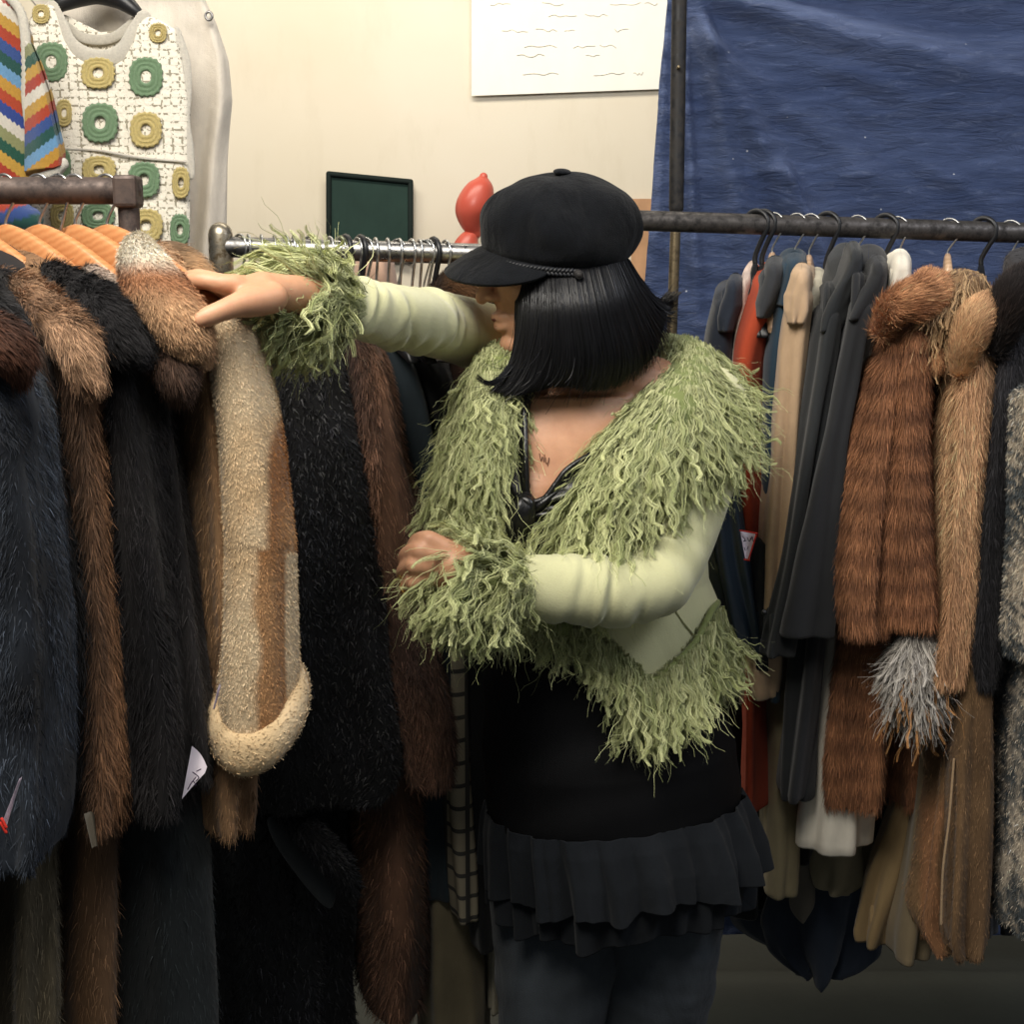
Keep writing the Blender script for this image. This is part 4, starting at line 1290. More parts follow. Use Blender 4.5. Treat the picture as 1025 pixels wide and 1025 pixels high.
# linen garment
ln = thing('linen_coat', W(180, 275, 2.3), 'pale grey linen garment with a metal eyelet behind the crochet vest', 'linen coat')
CL('linen', (222, 212, 196), rough=.9, weave=500, wst=.5, wr=.6)
G = []
ys = np.linspace(-60, 290, 60)
xr = np.interp(ys, [-60, 0, 20, 60, 100, 135, 165, 230, 290], [195, 205, 215, 228, 232, 229, 227, 226, 220])
xl = np.interp(ys, [-60, 0, 40, 120, 290], [20, 30, 70, 130, 160])
th = np.linspace(0, 2 * math.pi, 60, endpoint=False)
for y, a, b2 in zip(ys, xl, xr):
    c = W((a + b2) / 2, y, 2.46)
    hw_ = (b2 - a) / 2 / ppm(y, 2.46)
    G.append(c + np.stack([np.cos(th) * hw_, np.sin(th) * .025 + .008 * np.sin(th * 5 + y * .01) + .004 * np.sin(th * 9 + y * .03), 0 * th], -1))
G = np.array(G)
mb = MB(); mb.grid(G, True); mb.build('linen_body', M['linen'], ln, mods=[('SUBSURF', dict(levels=1, render_levels=1))])
mb = MB()
e = W(209, 16, 2.425)
rg_ = np.array([list(e + [.0055 * math.cos(a), 0, .0065 * math.sin(a)]) + [.0022] for a in np.linspace(0, 2 * math.pi, 20)])
tube(mb, rg_, 8, 40, up=(0, 1, 0)); mb.build('eyelet', M['chrome'], ln)

# crochet vest
ves = thing('crochet_vest', W(110, 270, 2.35), 'white crochet vest with green and yellow round motifs on a black hanger', 'vest')
vm, nt, b_ = newmat('white_crochet')
ov = objvec(nt, (1, 1, 1), (math.radians(90), 0, 0))
bk = nn(nt, 'ShaderNodeTexBrick'); bk.offset = 0.0
nt.links.new(ov, bk.inputs['Vector'])
bk.inputs['Scale'].default_value = 34; bk.inputs['Brick Width'].default_value = .5; bk.inputs['Row Height'].default_value = .42; bk.inputs['Mortar Size'].default_value = .06
ns = noise(nt, 150, 3, .6, objvec(nt))
gt = nn(nt, 'ShaderNodeMath', operation='GREATER_THAN'); nt.links.new(ns, gt.inputs[0]); gt.inputs[1].default_value = .52
mu = nn(nt, 'ShaderNodeMath', operation='MULTIPLY'); nt.links.new(bk.outputs['Fac'], mu.inputs[0]); nt.links.new(gt.outputs[0], mu.inputs[1])
cc = mix_rgb(nt, lin((240, 232, 214)), lin((160, 152, 130)), mu.outputs[0])
nt.links.new(cc, b_.inputs['Base Color']); b_.inputs['Roughness'].default_value = .95
hh = nn(nt, 'ShaderNodeMath', operation='SUBTRACT'); nt.links.new(ns, hh.inputs[0]); nt.links.new(bk.outputs['Fac'], hh.inputs[1])
bump(nt, b_, hh.outputs[0], .6, .004)
VY = 2.34
A, B = sheetcols([30, 36, 48, 56, 60, 66, 75, 92, 110, 126, 136, 140, 148, 160, 176, 184, 190], [22, 10, 4, 3, 14, 34, 50, 61, 63, 56, 38, 22, 16, 20, 30, 60, 110], [120, 270, 300, 300, 300, 300, 300, 300, 300, 300, 300, 300, 300, 300, 300, 300, 290], VY, .02, seed=3)
sheet(ves, 'front_panel', vm, A, B)
A, B = sheetcols([64, 80, 100, 120, 138], [14, 22, 32, 30, 16], [70, 70, 72, 70, 70], VY + .05, .008, seed=4)
sheet(ves, 'back_panel', vm, A, B)
tubepart(ves, 'neckband', [(52, 8, VY - .005, .012), (60, 24, VY - .008, .013), (70, 44, VY - .01, .013), (88, 56, VY - .012, .013), (108, 58, VY - .012, .013), (124, 50, VY - .01, .013), (134, 34, VY - .008, .013), (144, 18, VY - .005, .012)], 'knit', C_((240, 232, 214)), rows=90, disp=lambda v, t_, P: .0006 * np.sin(v * 330) + 0 * t_, flat=.35)
tubepart(ves, 'back_neckband', [(64, 24, VY + .04, .007), (84, 38, VY + .042, .008), (112, 38, VY + .042, .008), (136, 20, VY + .04, .007)], 'knit', C_((226, 218, 200)), rows=50, flat=.4)
tubepart(ves, 'armhole_edge', [(176, 32, VY, .008), (184, 60, VY, .010), (186, 90, VY, .010), (184, 120, VY, .010), (188, 150, VY, .010), (190, 175, VY, .008)], 'knit', C_((238, 230, 214)), rows=60, disp=lambda v, t_, P: .0004 * np.sin(v * 260) + 0 * t_, flat=.4)
tubepart(ves, 'seam', [(62, 149, VY - .012, .002), (100, 151, VY - .014, .0022), (140, 158, VY - .014, .0022), (186, 162, VY - .012, .002)], 'knit', C_((236, 228, 212)), rows=40, n=8)


def rosette(px, py, rx, ry, colr, clip=(-99, 191)):
    mb = MB()
    cols_, n = [], 96
    th = np.linspace(0, 2 * math.pi, n, endpoint=False)
    R = [(.30, .0), (.33, .0030), (.42, .0048), (.50, .0034), (.54, .0022), (.62, .0046), (.70, .0048), (.76, .0024), (.84, .0048), (.92, .0048), (.97, .0030), (1.0, .0)]
    G = []
    for q, h in R:
        w = 1 + (.035 * np.sin(th * 18) if q > .9 else .01 * np.sin(th * 22 + q * 9))
        e = 1 / (np.abs(np.cos(th)) ** 2.6 + np.abs(np.sin(th)) ** 2.6) ** (1 / 2.6)
        e = 1 * (1 - q) + e * q if q < .5 else e
        X = px + rx * q * w * e * np.cos(th); Yy = py + ry * q * w * e * np.sin(th)
        X = np.clip(X, *clip)
        t = (VY - .014 - h - .0005 * np.sin(th * 26 + q * 20) * (h > 0)) / (F * CS - (Yy - 512.5) * SN)
        G.append(np.stack([(X - 512.5) * t, t * (F * CS - (Yy - 512.5) * SN), CAMZ + (-F * SN - (Yy - 512.5) * CS) * t], -1))
    G = np.array(G)
    c = lin(colr)
    mb.grid(G, True, c)
    base = mb.build('crochet_motif', M['knit'], ves)


g_, y_ = (132, 168, 124), (232, 208, 128)
for px, py, rx, ry, c in [(51, 62, 17, 20, g_), (98, 73, 17, 16, y_), (146, 77, 17, 20, g_), (41, 14, 9, 10, y_), (158, 33, 9, 10, y_),
                          (100, 123, 18, 20, g_), (146, 130, 16, 18, y_), (64, 113, 8, 14, y_), (99, 170, 17, 14, y_), (144, 180, 16, 18, g_), (181, 183, 9, 16, y_),
                          (62, 165, 9, 16, g_), (98, 216, 17, 13, g_), (62, 216, 12, 15, y_), (146, 226, 17, 17, y_), (180, 230, 10, 16, g_), (98, 256, 16, 14, y_)]:
    rosette(px, py, rx, ry, c, (-99, 191))
hanger_top = W(98, 0, 2.38)
t = thing('clothes_hanger', hanger_top, 'broad black plastic hanger at the top of the crochet vest', 'hanger')
mb = MB()
tube(mb, KP([(46, 12, 2.37, .008), (60, 4, 2.37, .013), (80, -4, 2.375, .017), (98, -7, 2.375, .018), (118, -2, 2.375, .017), (132, 8, 2.37, .012), (142, 17, 2.37, .007)]), 16, 40, up=(0, 1, 0))
mb.build('shoulder_bar', M['plastic'], t)
mb = MB(); hk = W(98, -10, 2.372)
tube(mb, np.array([list(hk) + [.003], list(hk + [0, 0, .03]) + [.003]] + [list(np.array([hk[0], 2.35, ra_[2]]) + [.0, .018 * math.cos(a), .018 * math.sin(a)]) + [.003] for a in np.linspace(-.6, 3.6, 12)]), 8, 50)
mb.build('hook', M['plastic'], t)

# striped knit
kn = thing('striped_cardigan', W(20, 240, 2.2), 'rainbow striped knitted cardigan at the top left frame edge', 'cardigan')
bands = [(240, 232, 216), (216, 164, 58), (196, 66, 36), (52, 84, 158), (28, 88, 80), (110, 166, 214), (214, 158, 52), (200, 70, 34), (44, 72, 160), (232, 224, 208), (156, 158, 104), (24, 92, 72), (222, 170, 60), (196, 58, 32)]
bl = np.array([lin(b) for b in bands])


def kcol(slope, off, per=12.5):
    def f(P):
        q = proj(np.asarray(P).reshape(-1, 3))
        s_ = q[:, 1] - slope * q[:, 0] + off + .9 * np.sin(q[:, 0] * 1.4)
        i = np.floor(s_ / per).astype(int) % len(bands)
        return bl[i]
    return f


A, B = sheetcols([-50, -20, 0, 12, 22, 30, 34], [0, 0, 0, 2, 14, 30, 60], [236, 236, 236, 234, 230, 200, 178], 2.20, .03, n=160, m=300, seed=5, belly=.01)
sheet(kn, 'front', M['knit'], A, B, kcol(.72, 0))
A, B = sheetcols([26, 32, 40, 50, 58, 64], [36, 44, 62, 92, 130, 156], [176, 176, 174, 172, 170, 166], 2.17, .03, n=120, m=240, seed=6, belly=.01)
sheet(kn, 'sleeve', M['knit'], A, B, kcol(-.75, 60))
tubepart(kn, 'button_band', [(8, -4, 2.18, .006), (22, 16, 2.17, .007), (27, 60, 2.165, .008), (27, 100, 2.165, .008), (33, 150, 2.165, .007), (38, 176, 2.17, .006)], 'knit', C_((232, 224, 206)), rows=60, disp=lambda v, t_, P: .001 * np.sin(v * 200) + 0 * t_)
tubepart(kn, 'cuff', [(38, 178, 2.17, .010), (50, 174, 2.165, .012), (62, 164, 2.17, .010)], 'knit', C_((236, 228, 212)), rows=50, disp=lambda v, t_, P: .001 * np.sin(v * 120) + 0 * t_)
tubepart(kn, 'lower_sleeve', [(-10, 210, 2.19, .03), (14, 216, 2.19, .028), (30, 220, 2.19, .02)], 'knit', kcol(-.3, 0), rows=60)
A, B = sheetcols([28, 34, 46, 56], [178, 182, 182, 184], [300, 300, 300, 300], 2.42, .01, seed=7)
gs = thing('green_garment', W(42, 300, 2.42), 'dull olive garment glimpsed behind the brown rail beside the striped knit', 'garment')
sheet(gs, 'panel', CL('dull_olive', (138, 138, 112)), A, B)
# ================================================================ THE WOMAN
PB = W(600, 700, 1.95)
per = thing('person', (PB[0], 1.95, 0), 'woman in a green fur-trimmed jacket and black cap reaching to the coats on the left', 'person')

# head frame
HO = W(553, 258, 1.93)
fw = nrm(np.array([-.93, -.33, -.17]))
lt = nrm(np.cross([0, 0, 1.0], fw))            # her left, towards the camera
up = np.cross(fw, lt)
HS = .97


def H(x, y, z):
    return HO + (fw * x + lt * y + up * z) * HS


def ellips(mb, c, ax, R, n=28, m_=18, col=(1, 1, 1)):
    """ellipsoid, ax rows = three unit axes, R radii"""
    u = np.linspace(0.02, math.pi - .02, m_)[:, None]
    t = np.linspace(0, 2 * math.pi, n, endpoint=False)[None]
    P = np.array(c) + (ax[0] * (np.sin(u) * np.cos(t) * R[0])[..., None] + ax[1] * (np.sin(u) * np.sin(t) * R[1])[..., None] + ax[2] * (np.cos(u) * np.ones_like(t) * R[2])[..., None])
    mb.grid(P, True, col)
    k0 = mb.n - n * m_
    top = np.arange(n)
    mb.add([P[0].mean(0)], [], [col]); mb.f.append(np.array([[mb.n - 1, k0 + i, k0 + (i + 1) % n] for i in range(n)]))
    mb.add([P[-1].mean(0)], [], [col]); k1 = k0 + n * (m_ - 1); mb.f.append(np.array([[mb.n - 1, k1 + (i + 1) % n, k1 + i] for i in range(n)]))
    return P


def closed_tube(mb, K, n=20, rows=24, **k):
    P = tube(mb, K, n, rows, **k)
    k0 = mb.n - P.shape[0] * P.shape[1]
    mb.add([P[0].mean(0)], [], [(1, 1, 1)]); mb.f.append(np.array([[mb.n - 1, k0 + i, k0 + (i + 1) % n] for i in range(n)]))
    mb.add([P[-1].mean(0)], [], [(1, 1, 1)]); k1 = k0 + n * (P.shape[0] - 1); mb.f.append(np.array([[mb.n - 1, k1 + (i + 1) % n, k1 + i] for i in range(n)]))
    return P


def hk(lst):
    return np.array([list(H(a, b, c)) + [d] for a, b, c, d in lst])


HA = np.array([fw, lt, up])
body = MB()
# skull, face mask, jaw
ellips(body, H(-.014, 0, .018), HA, (.092, .074, .082))
ellips(body, H(.036, 0, -.028), HA, (.056, .060, .084))
closed_tube(body, hk([(-.01, .055, -.045, .016), (.03, .048, -.082, .016), (.062, .022, -.104, .016), (.072, 0, -.108, .017), (.062, -.022, -.104, .016), (.03, -.048, -.082, .016), (-.01, -.055, -.045, .016)]))
ellips(body, H(.058, 0, -.075), HA, (.034, .038, .038))
ellips(body, H(.078, 0, -.106), HA, (.018, .020, .016))            # chin
closed_tube(body, hk([(.082, 0, .010, .009), (.097, 0, -.012, .009), (.109, 0, -.030, .0095), (.112, 0, -.036, .0095)]), 18, 16)   # nose
for s in (1, -1):
    ellips(body, H(.098, s * .011, -.038), HA, (.011, .008, .007))
    ellips(body, H(.060, s * .034, -.036), HA, (.026, .022, .024))  # cheeks
    closed_tube(body, hk([(.084, s * .012, .014, .007), (.078, s * .034, .018, .008), (.062, s * .052, .012, .008)]), 14, 12)   # brow
    ellips(body, H(-.008, s * .076, -.012), np.array([fw, lt, up]), (.016, .006, .028))
    closed_tube(body, hk([(-.014, s * .082, .012, .005), (-.024, s * .084, -.004, .005), (-.016, s * .080, -.026, .005), (-.002, s * .076, -.036, .005)]), 10, 14)
closed_tube(body, hk([(.074, .024, -.070, .005), (.092, .012, -.0665, .0065), (.0965, 0, -.066, .0065), (.092, -.012, -.0665, .0065), (.074, -.024, -.070, .005)]), 14, 20)
closed_tube(body, hk([(.074, .022, -.074, .005), (.089, .012, -.079, .0072), (.093, 0, -.0795, .0078), (.089, -.012, -.079, .0072), (.074, -.022, -.074, .005)]), 14, 20)

# neck and trunk
YAW = math.radians(24)
lax = np.array([math.cos(YAW), math.sin(YAW) * 1.0, 0])      # from her right to her left, left end farther? turned to the picture's left
lax = np.array([math.cos(YAW), -math.sin(YAW), 0]) if False else lax
dax = np.array([-lax[1], lax[0], 0])                      # backwards


def ringsec(cx, py, Y, a, b_, n=64, sq=2.2):
    c = W(cx, py, Y)
    th = np.linspace(0, 2 * math.pi, n, endpoint=False)
    x = np.sign(np.cos(th)) * np.abs(np.cos(th)) ** (2 / sq)
    y = np.sign(np.sin(th)) * np.abs(np.sin(th)) ** (2 / sq)
    return c + lax * (x * a)[:, None] + dax * (y * b_)[:, None]


def torso(secs, rows=60, n=64, sq=2.2):
    """secs rows: py, xl, xr (photo edges), Y, depth ratio"""
    S = np.array(secs, float)
    ys = np.linspace(S[0, 0], S[-1, 0], rows)
    xl, xr, Yv, rt = (np.interp(ys, S[:, 0], S[:, k]) for k in (1, 2, 3, 4))
    for _ in range(2):
        for a in (xl, xr):
            a[1:-1] = (a[:-2] + 2 * a[1:-1] + a[2:]) / 4
    out = []
    for y, a, b_, Y, r_ in zip(ys, xl, xr, Yv, rt):
        hw_ = (b_ - a) / 2 / ppm(y, Y)
        la = hw_ / math.sqrt(math.cos(YAW) ** 2 + (r_ * math.sin(YAW)) ** 2)
        out.append(ringsec((a + b_) / 2, y, Y, la, la * r_, n, sq))
    return np.array(out)


def capgrid(mb, P, col=(1, 1, 1)):
    n = P.shape[1]
    k0 = mb.n
    mb.grid(P, True, col)
    mb.add([P[0].mean(0)], [], [col]); mb.f.append(np.array([[mb.n - 1, k0 + i, k0 + (i + 1) % n] for i in range(n)]))
    mb.add([P[-1].mean(0)], [], [col]); k1 = k0 + n * (P.shape[0] - 1); mb.f.append(np.array([[mb.n - 1, k1 + (i + 1) % n, k1 + i] for i in range(n)]))


closed_tube(body, KP([(560, 300, 1.955, .048), (563, 345, 1.975, .052), (578, 385, 1.985, .058), (590, 420, 1.985, .07)]))
SH = [(500, 368, 1.985, .042), (545, 372, 1.975, .050), (590, 382, 1.972, .056), (650, 396, 1.975, .056), (700, 418, 1.975, .050)]
closed_tube(body, KP(SH), 24, 24)
TS = [(392, 500, 690, 1.975, .52), (430, 482, 694, 1.97, .60), (480, 478, 692, 1.965, .68), (520, 482, 690, 1.965, .70), (580, 492, 692, 1.965, .64), (640, 494, 694, 1.965, .62),
      (700, 494, 712, 1.965, .64), (760, 494, 730, 1.965, .66), (800, 500, 730, 1.965, .66), (850, 505, 725, 1.965, .62)]
capgrid(body, torso(TS))
for cx, s in ((540, 0), (612, 1)):
    ellips(body, W(cx, 500, 1.885), np.array([lax, dax, [0, 0, 1.]]), (.058, .048, .058))
# legs and feet
LEGS = [[(560, 860, 1.955, .092), (556, 960, 1.95, .082), (552, 1040, 1.94, .066), (552, 1120, 1.95, .056), (556, 1250, 1.98, .040), (560, 1268, 1.985, .038)],
        [(662, 860, 1.975, .092), (656, 960, 1.975, .082), (648, 1040, 1.97, .066), (645, 1120, 1.97, .056), (645, 1245, 2.0, .040), (645, 1263, 2.005, .038)]]
for L_ in LEGS:
    closed_tube(body, KP(L_), 24, 30)
    e = KP(L_)[-1][:3]
    closed_tube(body, np.array([list(e + [.02, .03, -.02]) + [.034], [e[0] - .03, e[1] - .05, .045, .036], [e[0] - .07, e[1] - .13, .03, .028]]), 18, 14)

# arms with hands
RA = [(535, 362, 2.03, .046), (470, 336, 2.01, .036), (405, 318, 1.80, .032), (350, 306, 1.635, .026), (300, 296, 1.52, .0215), (280, 293, 1.485, .0195), (262, 292, 1.47, .0215)]
closed_tube(body, KP(RA), 24, 36)
LA = [(705, 420, 1.965, .052), (692, 470, 1.93, .050), (672, 540, 1.86, .044), (650, 588, 1.80, .042), (600, 590, 1.765, .036), (550, 589, 1.735, .030), (510, 585, 1.710, .025), (470, 571, 1.68, .0225), (456, 566, 1.672, .025)]
closed_tube(body, KP(LA), 24, 44)


def digit(pts):
    closed_tube(body, KP(pts), 14, 22)


def web(a, b_, r0_, r1_):
    closed_tube(body, np.array([list(a) + [r0_], list((a + b_) / 2) + [(r0_ + r1_) / 2], list(b_) + [r1_]]), 14, 8)


wr = W(272, 293, 1.483)
kn_ = [(222, 285, 1.445), (219, 286, 1.463), (220, 290, 1.482), (225, 295, 1.500)]
for (x, y, Y) in kn_:
    web(wr, W(x, y, Y), .0185, .0105)
digit([(236, 285, 1.450, .0115), (220, 284, 1.444, .0102), (202, 281, 1.445, .0092), (190, 283, 1.452, .0085), (178, 292, 1.467, .0078), (172, 304, 1.475, .0066)])
digit([(236, 286, 1.465, .0115), (219, 283, 1.463, .0104), (198, 278, 1.467, .0095), (184, 282, 1.475, .0088), (172, 294, 1.487, .0080), (168, 307, 1.493, .0068)])
digit([(236, 291, 1.480, .011), (220, 288, 1.482, .0098), (200, 284, 1.489, .009), (186, 288, 1.496, .0084), (176, 300, 1.505, .0076), (173, 312, 1.508, .0064)])
digit([(238, 296, 1.495, .0095), (224, 294, 1.500, .0086), (208, 292, 1.507, .0078), (197, 298, 1.512, .0072), (189, 308, 1.517, .0064), (186, 316, 1.518, .0055)])
digit([(272, 298, 1.455, .017), (252, 302, 1.437, .0165), (236, 306, 1.423, .0128), (220, 312, 1.411, .0108), (208, 317, 1.405, .0105), (200, 320.5, 1.402, .0086)])   # thumb
ellips(body, W(247, 293, 1.465), np.array([[1, 0, 0], [0, 1, 0], [0, 0, 1.]]), (.030, .024, .017))

wl = W(468, 568, 1.68)
for (x, y, Y) in [(430, 540, 1.668), (420, 551, 1.662), (414, 566, 1.662), (414, 582, 1.668)]:
    web(wl, W(x, y, Y), .021, .0115)
ellips(body, W(440, 562, 1.672), np.array([[1, 0, 0], [0, 1, 0], [0, 0, 1.]]), (.032, .019, .028))
digit([(436, 543, 1.672, .0115), (427, 539, 1.669, .0105), (417, 542, 1.688, .0098), (414, 550, 1.708, .0090), (422, 556, 1.722, .0082), (432, 556, 1.724, .007)])
digit([(430, 552, 1.666, .0115), (419, 550, 1.662, .0105), (408, 554, 1.680, .0098), (405, 561, 1.702, .0090), (413, 567, 1.718, .0082), (424, 567, 1.722, .007)])
digit([(428, 566, 1.666, .0110), (416, 565, 1.661, .0102), (406, 569, 1.678, .0094), (403, 575, 1.698, .0086), (411, 580, 1.712, .0078), (421, 580, 1.715, .0066)])
digit([(428, 580, 1.670, .0102), (417, 581, 1.666, .0092), (408, 585, 1.680, .0084), (405, 590, 1.696, .0078), (412, 594, 1.708, .007), (420, 593, 1.710, .006)])
digit([(455, 552, 1.69, .0135), (440, 545, 1.705, .012), (426, 544, 1.722, .0105), (414, 550, 1.735, .0095), (407, 557, 1.740, .008)])

sk, nt, b_ = newmat('skin')
at = nn(nt, 'ShaderNodeAttribute', attribute_name='Col')
f = ramp(nt, noise(nt, 30, 5, .6, objvec(nt)), .3, .7)
nt.links.new(mix_rgb(nt, lin((194, 138, 102)), lin((212, 156, 118)), f), b_.inputs['Base Color'])
b_.inputs['Roughness'].default_value = .5
b_.inputs['Subsurface Weight'].default_value = .12
b_.inputs['Subsurface Radius'].default_value = (.02, .008, .004)
b_.inputs['Subsurface Scale'].default_value = .5
bump(nt, b_, noise(nt, 420, 3, .6, objvec(nt)), .12, .001)
M['skin'] = sk
body.build('body', sk, per, mods=[('REMESH', dict(mode='VOXEL', voxel_size=.0028, use_smooth_shade=True)), ('SMOOTH', dict(factor=.5, iterations=5))])

# lips, eyes
lips = MB()
closed_tube(lips, hk([(.086, .018, -.0690, .002), (.0965, .008, -.0675, .0040), (.0985, 0, -.0680, .0038), (.0965, -.008, -.0675, .0040), (.088, -.017, -.0685, .002)]), 12, 24)
closed_tube(lips, hk([(.085, .016, -.0735, .002), (.0935, .008, -.0775, .0044), (.0955, 0, -.0780, .0046), (.0935, -.008, -.0775, .0044), (.086, -.016, -.0735, .002)]), 12, 24)
lips.build('lips', mat_cloth('lip_skin', (134, 78, 66), rough=.45, sheen=0, weave=300, wst=.05), per)
for s in (1, -1):
    e = MB(); ellips(e, H(.074, s * .031, -.002), HA, (.0125, .0125, .0125)); e.build('eye', mat_cloth('eye_white%d' % s, (225, 220, 212), rough=.2, sheen=0, wst=0), per)
    e = MB()
    for k in range(26):
        a = (k / 25 - .5) * 1.6
        p0_ = H(.0745 + .0125 * math.cos(a), s * .031 + .0125 * math.sin(a), -.004)
        p1_ = H(.0745 + .022 * math.cos(a), s * .031 + .020 * math.sin(a), -.009)
        tube(e, np.array([list(p0_) + [.0004], list((p0_ + p1_) / 2 + [0, 0, -.001]) + [.0003], list(p1_) + [.0001]]), 4, 5)
    ellips(e, H(.0745, s * .031, -.0005), HA, (.0135, .0135, .0125))
    e.build('eyelid', sk, per)

# tattoo on the chest, placed on the trunk's front surface


def on_front(px, py, off=.0):
    """depth of the trunk front at a photo position, from the trunk sections"""
    best = None
    P = TORSO.reshape(-1, 3)
    q = proj(P)
    ok = P[:, 1] < 1.965
    d = (q[:, 0] - px) ** 2 + (q[:, 1] - py) ** 2 + (~ok) * 1e9
    i = np.argsort(d)[:6]
    w_ = 1 / (d[i] + .5)
    return float((P[i, 1] * w_).sum() / w_.sum()) - off


TORSO = torso(TS, 200, 260)
tt = MB()
for s in [[(540, 454), (541.5, 461), (543, 457), (544.5, 462), (545, 455)], [(546, 458), (546.5, 463), (549, 463), (549.5, 458), (548, 466)]]:
    closed_tube(tt, np.array([list(W(x, y, on_front(x, y) - .0012)) + [.0006] for x, y in s]), 6, 30)
tt.build('tattoo', mat_cloth('tattoo_ink', (120, 86, 66), rough=.6, sheen=0, wst=0), per)

# ---------------------------------------------------------------- dress
velvet = mat_cloth('black_satin', (9, 9, 10), rough=.34, sheen=.0, spec=.5, weave=200, wst=.3, wr=.8, wrs=9)
blackd = mat_cloth('black_jersey', (9, 9, 11), rough=.7, sheen=.0, spec=.2, wst=.3, wr=.6, wrs=8)
DS = [(388, 496, 696, 1.972, .60), (430, 474, 700, 1.965, .66), (480, 470, 698, 1.958, .74), (520, 474, 696, 1.958, .76), (580, 486, 696, 1.96, .69), (640, 488, 698, 1.96, .66),
      (700, 487, 716, 1.96, .68), (750, 487, 738, 1.96, .70), (795, 490, 742, 1.96, .70), (806, 491, 742, 1.96, .70)]
P = torso(DS, 220, 300)
q = proj(P)
# gathers radiating from the knot
dxk, dyk = q[..., 0] - 524, q[..., 1] - 510
rk_ = np.hypot(dxk, dyk)
ang = np.arctan2(dyk, dxk)
g1 = np.cos(ang * 16 + np.sin(ang * 5) * 1.5) * np.exp(-((rk_ - 40) / 45) ** 2) * .0035 * sm(6, 25, rk_)
low = (noise3(P * [1, 1, .5], 13, 6) * .004 + np.sin(q[..., 1] * .11 + q[..., 0] * .03) * .0012) * sm(560, 640, q[..., 1])
cn = P.mean(1, keepdims=True)
P = P + nrm(P - cn) * (g1 + low)[..., None]
vcut = [(527, 300), (527, 440), (528, 470), (529, 496), (537, 503), (546, 497), (556, 484), (566, 471), (590, 455), (640, 430), (700, 300)]
fc_ = proj((P[:-1] + P[1:]) / 2)
front = P[:-1, :, 1] < 1.99
mask = ~(inside(vcut, fc_) & front)
back = (~front) & (fc_[..., 1] < 430)
mask &= ~back
md = MB(); md.grid(P, True, (0, 0, 0), mask)
dress = md.build('dress', blackd, per, mods=[('SOLIDIFY', dict(thickness=.0015, offset=1))])
md = MB(); md.grid(P + nrm(P - cn) * .0012, True, (0, 0, 0), mask & (fc_[..., 1] < 560))
md.build('satin_bodice', velvet, dress, mods=[('SOLIDIFY', dict(thickness=.001, offset=1))])
DT = P


def dress_y(px, py):
    Q = DT.reshape(-1, 3); qq = proj(Q)
    d = (qq[:, 0] - px) ** 2 + (qq[:, 1] - py) ** 2 + (Q[:, 1] > 1.97) * 1e9
    return float(Q[np.argmin(d), 1])


bind = MB()
for path in ([(522, 395), (525, 420), (526, 450), (527, 475), (528, 494), (535, 503)], [(535, 503), (546, 498), (556, 485), (568, 470), (590, 456), (615, 446)]):
    tube(bind, np.array([list(W(x, y, dress_y(x, y) - .003)) + [.0042] for x, y in path]), 10, 50)
bind.build('neckline_binding', velvet, dress)
st = MB()
tube(st, np.array([list(W(x, y, Y)) + [r_] for x, y, Y, r_ in [(545, 360, 1.955, .008), (532, 385, 1.905, .008), (523, 410, 1.878, .010), (519, 440, 1.868, .012), (516, 470, 1.862, .012)]]), 14, 30, flat=1)
st.build('strap', velvet, dress)
kn2 = MB()
y0 = dress_y(523, 515) - .012
tube(kn2, KP([(527, 500, y0 + .002, .010), (524, 508, y0 - .004, .0155), (520, 520, y0 - .004, .0165), (517, 534, y0, .0135), (516, 545, y0 + .004, .008)]), 24, 30, disp=lambda v, t_, P: .0012 * np.sin(t_ * 5 + v * 5))
tube(kn2, KP([(516, 508, y0 + .006, .006), (522, 501, y0 - .004, .007), (530, 504, y0 - .010, .007), (531, 518, y0 - .010, .0065), (528, 532, y0 - .004, .006), (524, 542, y0 + .004, .004)]), 14, 30)
for s, e in (((514, 512), (488, 492)), ((513, 518), (480, 508)), ((514, 526), (484, 530)), ((533, 512), (560, 490)), ((534, 517), (572, 512)), ((533, 524), (566, 536))):
    pts = [(s[0] + (e[0] - s[0]) * t, s[1] + (e[1] - s[1]) * t) for t in (0, .35, .7, 1)]
    tube(kn2, np.array([list(W(x, y, dress_y(x, y) - .003 * (1 - k / 4))) + [r_] for k, ((x, y), r_) in enumerate(zip(pts, (.006, .0055, .004, .002)))]), 12, 24)
kn2.build('knot', velvet, dress)


def ruffle(name, secs, seed, amp, k, pts=None):
    P = torso(secs, 60, 420, 2.3)
    v = np.linspace(0, 1, 60)[:, None]
    th = np.linspace(0, 2 * math.pi, 420, endpoint=False)[None]
    r_ = np.random.default_rng(seed)
    w_ = th * k + 1.7 * np.sin(th * 3 + r_.uniform(0, 6)) + .8 * np.sin(th * 7 + 1)
    f = np.sign(np.sin(w_)) * np.abs(np.sin(w_)) ** .7
    f2 = np.sin(th * k * 1.9 + 2 * np.sin(th * 5))
    cn = P.mean(1, keepdims=True)
    P = P + nrm((P - cn) * [1, 1, 0]) * (amp * (.25 + .75 * v) * f + amp * .35 * f2 * (.4 + v))[..., None]
    P[..., 2] += v * .006 * np.sin(w_ * .5 + 1) + v * .004 * np.sin(th * 5 + seed)
    mb = MB(); mb.grid(P, True)
    return mb.build(name, mat_cloth('ruffle_cloth%d' % seed, (28, 31, 35), rough=.9, sheen=.05, spec=.1, wst=.4, wr=.9, wrs=16), dress, mods=[('SOLIDIFY', dict(thickness=.002, offset=1))])


